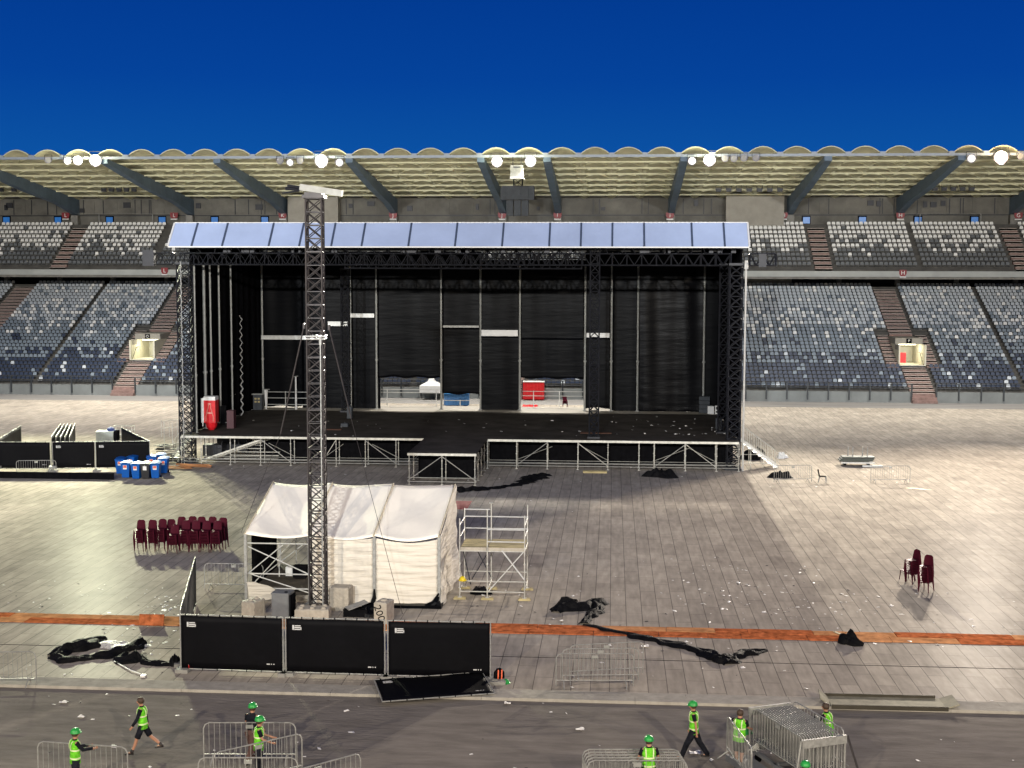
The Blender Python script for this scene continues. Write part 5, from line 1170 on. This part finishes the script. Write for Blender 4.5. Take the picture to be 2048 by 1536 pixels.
cloth_run([(1680, 1283), (1698, 1286), (1712, 1290), (1727, 1292)], [.4, .75, .55, .2], [.2, .42, .2, .05], 'black cloth bundle lying on the orange strip at right', 7, zo=.05)
cloth_run([(912, 985), (945, 980), (968, 979), (1010, 974), (1045, 968), (1070, 955), (1090, 950)], [.5, .8, .9, .5, .8, 1.5, .7], [.25, .2, .12, .08, .1, .2, .1], 'long black cloth trailing over the ground in front of the stage', 8)
heap('black_cloth_heap', 'large black cloth heap on the ground in front of the stage right half', 'cloth', G(1320, 953), 1.0, .75, .55, M_cloth, 12)
heap('black_cloth_heap', 'black cloth mound behind the barrier right of the stage', 'cloth', G(1563, 955), .65, .4, .42, M_cloth, 13)
heap('black_cloth_heap', 'dark cloth pile below the stairs at the right end of the stage', 'cloth', G(1508, 918), .9, .7, .75, M_cloth, 14)
heap('white_sheet_heap', 'white plastic sheet bundle at the foot of the right stage stairs', 'sheet', G(1563, 916), .42, .35, .38, M_wht, 15)
cloth_run([(98, 1313), (130, 1306), (165, 1295), (190, 1284), (212, 1278)], [.3, .9, 1.0, .9, .3], [.1, .25, .22, .2, .1], 'upper arm of the forked black cloth heap at left', 21)
cloth_run([(100, 1316), (140, 1322), (180, 1318), (215, 1311), (250, 1303), (287, 1288)], [.3, .6, .5, .6, .7, .4], [.1, .16, .12, .15, .2, .2], 'lower arm of the forked black cloth heap at left', 22)
cloth_run([(228, 1320), (255, 1322), (272, 1318), (300, 1328), (340, 1331), (368, 1332)], [.3, .8, .6, .4, .3, .3], [.1, .25, .2, .12, .06, .06], 'black cloth trail leading to the left fence foot', 23)
heap('black_cloth_heap', 'round black bundle at the foot of the left fence panel', 'cloth', G(350, 1329), .24, .2, .32, M_cloth, 24)
heap('white_paper_heap', 'heap of crushed white cups and paper between the black cloths at left', 'rubbish', G(235, 1292), 1.05, .55, .12, mat('crushed_white_plastic', (.6, .6, .58), .5, bump=1, bscale=30, var=.5, scale=18), 25)
# equipment right of the stage
c = G(1712, 930); o = thing('deck_dolly', 'low dolly of stacked stage decks with four upright posts', 'dolly', c); b = MB()
for k in range(3): b.box(-1.2+.1*k, 1.1+.06*k, -.45, .45, .32+.11*k, .40+.11*k)
b.build('stacked_decks', mat('dark_green_deck_edge', (.05, .06, .05), .5), o); b = MB(); b.beam((-1.1, -.35, .2), (1.2, -.35, .2), .08, .1); b.beam((-1.1, .35, .2), (1.2, .35, .2), .08, .1); b.build('steel_rails', M_alu, o)
for x in (-.55, -.3, .45, .7): b = MB(); b.tube((x, .1 if x in (-.55, .45) else -.3, .6), (x, .1 if x in (-.55, .45) else -.3, 1.3), .04); b.build('upright_post', M_steel, o)
b = MB()
for x in (-.8, .8):
    for y in (-.3, .3): b.limb([(x, y-.03, .09), (x, y+.03, .09)], .09, 10)
b.build('wheels', M_black, o)
b = MB(); b.box(-.7, .7, -.12, .12, 0, .12); b.beam((.2, 0, .1), (1.2, -.3, .1), .1, .05); tag(b.build('pale_beam', M_alu, loc=G(1745, 934)), 'pale metal beam beside the deck dolly', 'beam')
b = MB(); b.add([(-.9, .35, .01), (.2, -.2, .01), (1.1, -.3, .01), (.2, .35, .01)], [(0, 1, 2, 3)]); b.box(-.2, .3, -.02, .0, .012, .02); tag(b.build('paper_sheet', mat('yellowed_paper', (.62, .52, .32), .8), loc=G(1830, 978)), 'pale yellow sheet lying on the floor right of the barrier', 'sheet')
# ramp tray at right
a_, e_ = G(1650, 1410, .1), G(1920, 1416, .1); L_ = (e_-a_).length; rz = math.atan2(e_.y-a_.y, e_.x-a_.x)
o = thing('cable_ramp_tray', 'long shallow metal ramp tray with bent end on the kerb at right', 'ramp', (a_.x, a_.y, 0), rz); b = MB()
M_olive = mat('olive_grey_metal', (.25, .235, .17), .8, 0, spec=.05, var=.25)
b.box(.2, L_-.4, 0, .95, .05, .08); b.beam((L_-.4, .47, .065), (L_, .47, .2), .95, .03); b.beam((.2, .47, .065), (-.1, .5, .3), .9, .02); b.build('tray_floor', M_olive, o)
b = MB(); b.box(.2, L_-.35, -.05, -.01, .0, .13); b.box(.1, L_-.5, .96, 1.0, .05, .16); b.build('side_rails', mat('dark_steel_rail', (.05, .045, .035), .7, spec=.05), o)
# back pack
o = thing('backpack', 'orange and black backpack leaning on the right end of the fence', 'backpack', G(998, 1362), math.radians(20)); b = MB(); b.lathe([(.12, 0), (.19, .1), (.18, .3), (.08, .42)], 10, sy=.7); b.build('bag_body', M_black, o); b = MB()
for s_ in (-.07, .05): b.limb([(s_, -.12, .05), (s_, -.16, .2), (s_+.02, -.10, .4)], .022, 5)
b.build('orange_straps', mat('fluorescent_orange', (.85, .14, .05), .6), o)
b = MB(); b.lathe([(.15, 0), (.15, .02), (.12, .05), (.09, .1), (.03, .13)], 12); tag(b.build('green_helmet', M_hat, loc=G(1012, 1366)), 'green helmet lying on the ground beside the backpack', 'helmet')
b = MB(); b.box(-.35, .35, -.18, .18, 0, .11); b.box(-.1, .1, -.05, .05, .11, .14); tag(b.build('concrete_foot_block', M_conc, loc=G(990, 1367)), 'low concrete foot block behind the fallen panel beside the backpack', 'concrete block')
a_, e_ = G(277, 1252), G(328, 1252); b = MB(); b.add([(0, 0, .03), (e_.x-a_.x, 0, .03), (e_.x-a_.x, .12, .42), (0, .12, .42), (0, .04, .03), (e_.x-a_.x, .04, .03), (e_.x-a_.x, .16, .42), (0, .16, .42)], [(0, 1, 2, 3), (7, 6, 5, 4), (0, 4, 5, 1), (1, 5, 6, 2), (2, 6, 7, 3), (3, 7, 4, 0)])
tag(b.build('orange_board', M_orange, loc=a_), 'upright orange board standing on the orange strip at left', 'board')
b = MB(); b.add([(0, 0, .04), (.5, -.45, .03), (1.0, -.38, .05), (.55, .05, .10)], [(0, 1, 2, 3)]); q = b.build('orange_board', M_orange, loc=G(1497, 1270)); s_ = q.modifiers.new('t', 'SOLIDIFY'); s_.thickness = .03; tag(q, 'loose tilted orange board below the orange strip near the cloth bundle', 'board')
b = MB(); b.box(-.3, .8, -2.2, .5, .003, .012); b.beam((-.3, -2.2, .014), (-.3, .5, .014), .03, .01); tag(b.build('red_carpet', mat('dull_red_carpet', (.25, .03, .025), .9), loc=G(915, 1005)), 'dull red carpet piece behind the right end of the tent', 'carpet')
b = MB(); b.limb([(0, 0, .0), (.0, 0, .03), (.95, -1.0, .04), (1.55, -1.45, .03)], .02, 5); b.box(1.5, 1.65, -1.6, -1.4, 0, .06); tag(b.build('white_stick', M_wht, loc=G(228, 1324)), 'thin white pole lying on the floor below the left cloth heap', 'pole')
a_ = G(1668, 1266); b = MB(); b.beam((0, 0, .05), (.35, -.6, .05), .10, .03); tag(b.build('wood_slat', M_wood, loc=a_), 'pale wooden slat beside the black bundle on the orange strip', 'slat')
# ---------------------------------------------------------------- litter
rnd = random.Random(11); b = MB(); d_ = MB()
def bit(bb, c, s):
    a = rnd.uniform(0, 3.14); w = s*rnd.uniform(.5, 1.3); l = s*rnd.uniform(.8, 2.2); h = s*rnd.uniform(.2, .8); x = Vector((math.cos(a), math.sin(a), 0)); y = Vector((-x.y, x.x, 0)); z0 = Vector((0, 0, .004))
    bb.add([c+z0-x*l-y*w, c+z0+x*l-y*w, c+z0+x*l*.8+y*w+Vector((0, 0, h)), c+z0-x*l*.7+y*w+Vector((0, 0, h*.6)), c+z0+Vector((0, 0, h))], [(0, 1, 4), (1, 2, 4), (2, 3, 4), (3, 0, 4)])
areas = [(380, 560, 920, 960, 20), (620, 1180, 925, 985, 60), (1180, 1420, 900, 965, 30), (1320, 1500, 1110, 1240, 55), (1440, 1640, 1130, 1230, 70), (1000, 1300, 1120, 1250, 18), (0, 360, 1160, 1225, 40), (180, 360, 1225, 1310, 55), (1080, 1500, 1240, 1300, 26), (1500, 2040, 1180, 1300, 60), (1560, 1760, 1190, 1240, 34), (0, 340, 1300, 1400, 18), (1100, 1700, 1300, 1380, 18), (0, 2048, 1390, 1536, 45), (1540, 1800, 940, 975, 22), (560, 760, 1000, 1100, 1), (920, 1080, 1180, 1230, 12), (300, 360, 1190, 1240, 26), (0, 2048, 1000, 1200, 26)]
for ua, ub, va, vb, n in areas:
    for k in range(n):
        u, v = rnd.uniform(ua, ub), rnd.uniform(va, vb); c = G(u, v); s = rnd.uniform(.016, .046)*(1.6 if rnd.random() < .15 else 1); on = c.y > YK+1; c.z = 0 if on else -.05
        bit(b if rnd.random() < .72 else d_, c, s)
tag(b.build('white_litter', mat('litter_white', (.72, .70, .66), .6, var=.2)), 'scattered white cups and paper scraps all over the floor', 'litter', kind='stuff')
tag(d_.build('dark_litter', mat('litter_dark', (.06, .05, .045), .7, var=.4)), 'scattered dark scraps and crushed cups on the floor', 'litter', kind='stuff')
b = MB()
for k in range(70): u, v = rnd.choice(((rnd.uniform(1220, 1480), rnd.uniform(833, 872)), (rnd.uniform(480, 1180), rnd.uniform(838, 872)), (rnd.uniform(1340, 1460), rnd.uniform(850, 872)))); bit(b, G(u, v, ZD+.004), rnd.uniform(.03, .09))
tag(b.build('stage_litter', MATS['litter_white']), 'white paper scraps scattered over the black stage deck', 'litter', kind='stuff')
for i, (u, v, w, lab) in enumerate(((1290, 1294, .28, 'white paper sheet beside the rear nested barrier'), (1123, 1243, .14, 'white paper cup box below the hooked black cloth'), (128, 1403, .25, 'white flattened cup on the track at left'), (163, 1432, .22, 'white crushed wrapper on the track above the bottom left worker'), (1015, 1405, .2, 'white paper scrap on the track right of the fallen panel'), (655, 1380, .2, 'bundle of white and grey scraps on the kerb left of the fallen panel'), (1390, 1504, .3, 'white rag on the track at the feet of the walking worker'), (1160, 1457, .25, 'white rag lying on the track in the middle'))):
    c = G(u, v); bb = MB(); bb.grid(5, 5, lambda s, t: ((s-.5)*w, (t-.5)*w*.8, .012+.03*math.sin(6*s+i)*math.sin(5*t)+.03)); q = bb.build('paper_scrap', MATS['litter_white'], loc=(c.x, c.y, 0 if c.y > YK+1 else -.05)); tag(q, lab, 'paper')
# ---------------------------------------------------------------- people
def ell(b, rings, n=14, cap=True):       # rings: (x, y, z, rx, ry)
    vs = [(x+rx*math.cos(2*math.pi*k/n), y+ry*math.sin(2*math.pi*k/n), z) for x, y, z, rx, ry in rings for k in range(n)]
    fs = [(i*n+k, i*n+(k+1) % n, (i+1)*n+(k+1) % n, (i+1)*n+k) for i in range(len(rings)-1) for k in range(n)]
    if cap: fs += [tuple(reversed(range(n))), tuple((len(rings)-1)*n+k for k in range(n))]
    b.add(vs, fs)
def person(label, base, rz, legL=0, legR=0, kneeL=0, kneeR=0, armL=(0, .1, .2), armR=(0, .1, .2), lean=0, helmet=True, vest=True, top=M_dark, bottom=M_dark, shorts=False, longsleeve=False, head=(0, 0), sc=.93):
    o = thing('person', label, 'person', base, rz); o.scale = (sc, sc, sc)
    hipz = .90; J = {}
    def leg(s, a, k):
        h = Vector((s*.095, 0, 0)); kn = h+Vector((0, math.sin(a), -math.cos(a)))*.43; an = kn+Vector((0, math.sin(a-k), -math.cos(a-k)))*.41; return h, kn, an
    L = leg(-1, legL, kneeL); R = leg(1, legR, kneeR); low = min(L[2].z, R[2].z); up = .085-low
    L = [p+Vector((0, 0, up)) for p in L]; R = [p+Vector((0, 0, up)) for p in R]; hz = up
    pel = Vector((0, 0, hz+.02)); sp = pel+Vector((0, math.sin(lean)*.22, math.cos(lean)*.22)); ch = pel+Vector((0, math.sin(lean)*.42, math.cos(lean)*.42)); nk = pel+Vector((0, math.sin(lean)*.56, math.cos(lean)*.56)); hb = nk+Vector((0, .02+head[1]*.04, .07)); hm = hb+Vector((head[0]*.02, .015, .085)); ht = hm+Vector((0, -.01, .085))
    def arm(s, a, outw, el):
        sh = nk+Vector((s*.175, 0, -.055)); d = Vector((s*math.sin(outw), math.sin(a)*math.cos(outw), -math.cos(a)*math.cos(outw))); e = sh+d*.28; a2 = a+el; d2 = Vector((s*math.sin(outw)*.4, math.sin(a2), -math.cos(a2))).normalized(); w = e+d2*.25; return sh, e, w, d2
    AL = arm(-1, *armL); AR = arm(1, *armR)
    vs, es, rd = [], [], []
    def V(p, r, par=None, r2=None):
        vs.append(tuple(p)); rd.append((r, r2 or r))
        if par is not None: es.append((par, len(vs)-1))
        return len(vs)-1
    p0 = V(pel, .13, r2=.10); p1 = V(sp, .125, p0, .095); p2 = V(ch, .14, p1, .10); p3 = V(nk, .055, p2); p4 = V(hb, .062, p3); p5 = V(hm, .088, p4); p6 = V(ht, .06, p5)
    V(hm+Vector((0, .115, -.02)), .014, p5); V(hm+Vector((-.09, 0, -.01)), .014, p5); V(hm+Vector((.09, 0, -.01)), .014, p5)
    for s, LG in ((-1, L), (1, R)):
        a = V(LG[0], .085, p0); k = V(LG[1], .055, a); c = V(LG[1]*.6+LG[2]*.4+Vector((0, -.015, 0)), .052, k); an = V(LG[2], .036, c); V(LG[2]+Vector((0, .14, -.045)), .03, an)
    for s, A in ((-1, AL), (1, AR)):
        a = V(A[0], .05, p2); e = V(A[1], .038, a); w = V(A[2], .026, e); pm = V(A[2]+A[3]*.055, .030, w, .018)
        side = Vector((s, 0, 0)); fw = A[3].cross(side).normalized()*s
        V(A[2]+A[3]*.05+fw*.045, .011, w)
        for q in range(4):
            kx = V(A[2]+A[3]*.10+fw*(.026-.017*q), .010, pm); V(A[2]+A[3]*(.155-.01*abs(q-1))+fw*(.024-.017*q)-side*.02, .0085, kx)
    me = bpy.data.meshes.new('body'); me.from_pydata(vs, es, []); me.materials.append(M_skin); ob = bpy.data.objects.new('body', me); COL.objects.link(ob); ob.parent = o
    ob.modifiers.new('skin', 'SKIN'); 
    for i, sv in enumerate(me.skin_vertices[0].data): sv.radius = rd[i]; sv.use_root = (i == 0)
    ss = ob.modifiers.new('sub', 'SUBSURF'); ss.levels = 1; ss.render_levels = 1
    # face
    b = MB()
    for s in (-1, 1): b.lathe([(.001, -.011), (.011, 0), (.001, .011)], 6, tuple(hm+Vector((s*.032, .083, .012))))
    b.box(hm.x-.025, hm.x+.025, hm.y+.078, hm.y+.086, hm.z-.058, hm.z-.05); b.build('eyes_and_mouth', M_hair, o)
    # hair
    b = MB(); c = hm+Vector((0, -.014, .0)); ell(b, [(c.x, c.y-.01, c.z-.05, .088, .085), (c.x, c.y-.005, c.z+.02, .102, .105), (c.x, c.y, c.z+.08, .092, .10), (c.x, c.y, c.z+.118, .05, .055), (c.x, c.y, c.z+.125, .01, .01)]); b.build('hair', M_hair, o, smooth=True)
    if helmet:
        b = MB(); c = hm+Vector((0, -.005, .035)); ell(b, [(c.x, c.y+.012, c.z-.005, .136, .158), (c.x, c.y+.012, c.z+.008, .136, .158), (c.x, c.y, c.z+.014, .128, .146), (c.x, c.y, c.z+.06, .122, .138), (c.x, c.y, c.z+.105, .094, .106), (c.x, c.y, c.z+.13, .05, .06), (c.x, c.y, c.z+.138, .01, .01)], 18); b.build('helmet', M_hat, o, smooth=True)
    # trousers / shorts
    b = MB(); ell(b, [(0, 0, hz-.06, .165, .118), (0, 0, hz+.02, .172, .125), (0, sp.y*.3, hz+.12, .158, .112)])
    for LG in (L, R):
        if shorts: m_ = LG[0]*.12+LG[1]*.88; b.limb([LG[0]+Vector((0, 0, .04)), LG[0]*.5+LG[1]*.5, m_], [.10, .094, .090], 10)
        else: b.limb([LG[0]+Vector((0, 0, .04)), LG[0]*.5+LG[1]*.5, LG[1], LG[1]*.5+LG[2]*.5, LG[2]+Vector((0, 0, -.01))], [.115, .105, .088, .082, .074], 10)
    b.build('shorts' if shorts else 'trousers', bottom, o, smooth=True)
    for LG in (L, R):
        b = MB(); a = LG[2]; d = (LG[1]-LG[2]).normalized(); b.limb([a+d*.09, a, a+Vector((0, -.02, -.05))], [.05, .052, .045], 8); b.limb([a+Vector((0, -.055, -.05)), a+Vector((0, .06, -.045)), a+Vector((0, .17, -.058)), a+Vector((0, .20, -.065))], [.04, .05, .042, .02], 8, sq=.7); b.build('boot', M_boot, o, smooth=True)
    # shirt
    b = MB(); t0, t1, t2 = sp-Vector((0, 0, .16)), ch, nk
    ell(b, [(t0.x, t0.y-.0, hz+.03, .168, .122), (0, sp.y, sp.z, .158, .112), (0, ch.y, ch.z, .182, .122), (0, (ch.y+nk.y)/2, nk.z-.05, .19, .105), (0, nk.y, nk.z-.005, .10, .075), (0, nk.y, nk.z+.03, .065, .06)])
    for A in (AL, AR):
        if longsleeve: b.limb([A[0]+Vector((0, 0, .01)), A[1], A[2]], [.066, .052, .04], 8)
        else: b.limb([A[0]+Vector((0, 0, .01)), A[0]*.35+A[1]*.65], [.068, .058], 8)
    b.build('shirt', top, o, smooth=True)
    if vest:
        b = MB(); rg = [(0, 0, hz-.07, .195, .145), (0, sp.y*.5, hz+.1, .184, .136), (0, sp.y, sp.z, .172, .126), (0, ch.y, ch.z, .196, .136), (0, (ch.y+nk.y)/2, nk.z-.055, .188, .118), (0, nk.y-.005, nk.z-.002, .115, .088)]
        ell(b, rg, 16); vv = b.build('high_visibility_vest', M_hv, o, smooth=True)
        b = MB()
        for zz, yy, rx, ry in ((hz+.06, sp.y*.4, .188, .140), (sp.z+.05, sp.y*1.1, .182, .131)): ell(b, [(0, yy, zz, rx+.004, ry+.004), (0, yy, zz+.045, rx+.005, ry+.005)], 16, False)
        for s in (-1, 1):
            for fb in (-1, 1): b.limb([(s*.10, ch.y+fb*.128, sp.z+.08), (s*.10, ch.y+fb*.134, ch.z), (s*.105, (ch.y+nk.y)/2+fb*.108, nk.z-.05), (s*.10, nk.y+fb*.06, nk.z-.01)], .019, 5, sq=.5)
        b.build('reflective_bands', M_band, vv)
    return o
r_ = math.radians
person('bare headed worker in lime vest and black shorts walking left at bottom left', G(287, 1507), r_(100), legL=.42, legR=-.50, kneeL=.05, kneeR=.35, armL=(.35, .12, .25), armR=(-.30, .1, .15), helmet=False, shorts=True, longsleeve=True, lean=.05)
person('worker in green helmet and lime vest holding the barrier at bottom left', Vector((*G(152, 1581).xy, -.05)), r_(-55), armL=(.6, .1, .9), armR=(.7, .1, .9), longsleeve=True, legL=.1, legR=-.08)
person('worker in green helmet with black top and brown trousers, behind the vested one', Vector((*G(503, 1521).xy, -.05)), r_(-20), vest=False, bottom=M_brown, legL=.35, legR=-.3, kneeR=.3, armL=(.2, .3, .3), armR=(.3, .1, .4), lean=.12)
person('worker in green helmet and lime vest facing right between the barriers', Vector((*G(518, 1553).xy, -.05)), r_(-75), armL=(.5, .1, .7), armR=(.35, .1, .9), legL=.08, legR=-.05, lean=.03)
person('worker in green helmet and lime vest striding left near the barrier stack', Vector((*G(1387, 1513).xy, -.05)), r_(85), legL=.48, legR=-.42, kneeL=.1, kneeR=.2, armL=(-.25, .1, .15), armR=(.12, .1, .2), lean=.02)
person('worker in green helmet and lime vest seen from behind at the barrier stack', Vector((*G(1297, 1598).xy, -.05)), r_(8), armL=(.3, .35, .5), armR=(.3, .35, .5))
person('bare headed worker in lime vest and black shorts left of the trolley', Vector((*G(1478, 1535).xy, -.05)), r_(-25), helmet=False, shorts=True, armL=(.5, .2, .7), armR=(.6, .1, .6), legL=.05, legR=-.1)
person('dark haired worker in lime vest pushing behind the right side of the trolley', Vector((*G(1658, 1521).xy, -.05)), r_(65), helmet=False, longsleeve=True, armL=(.8, .15, .5), armR=(.8, .1, .5), lean=.2)
person('worker showing only a green helmet at the bottom edge before the trolley', Vector((*G(1609, 1655).xy, -.05)), r_(10))
b = MB(); b.lathe([(.15, 0), (.15, .02), (.12, .05), (.09, .1), (.03, .13)], 12); c = G(1492, 1502); tag(b.build('green_helmet', M_hat, loc=(c.x, c.y-.3, .62)), 'green helmet hanging at the hip of the bare headed worker by the trolley', 'helmet')
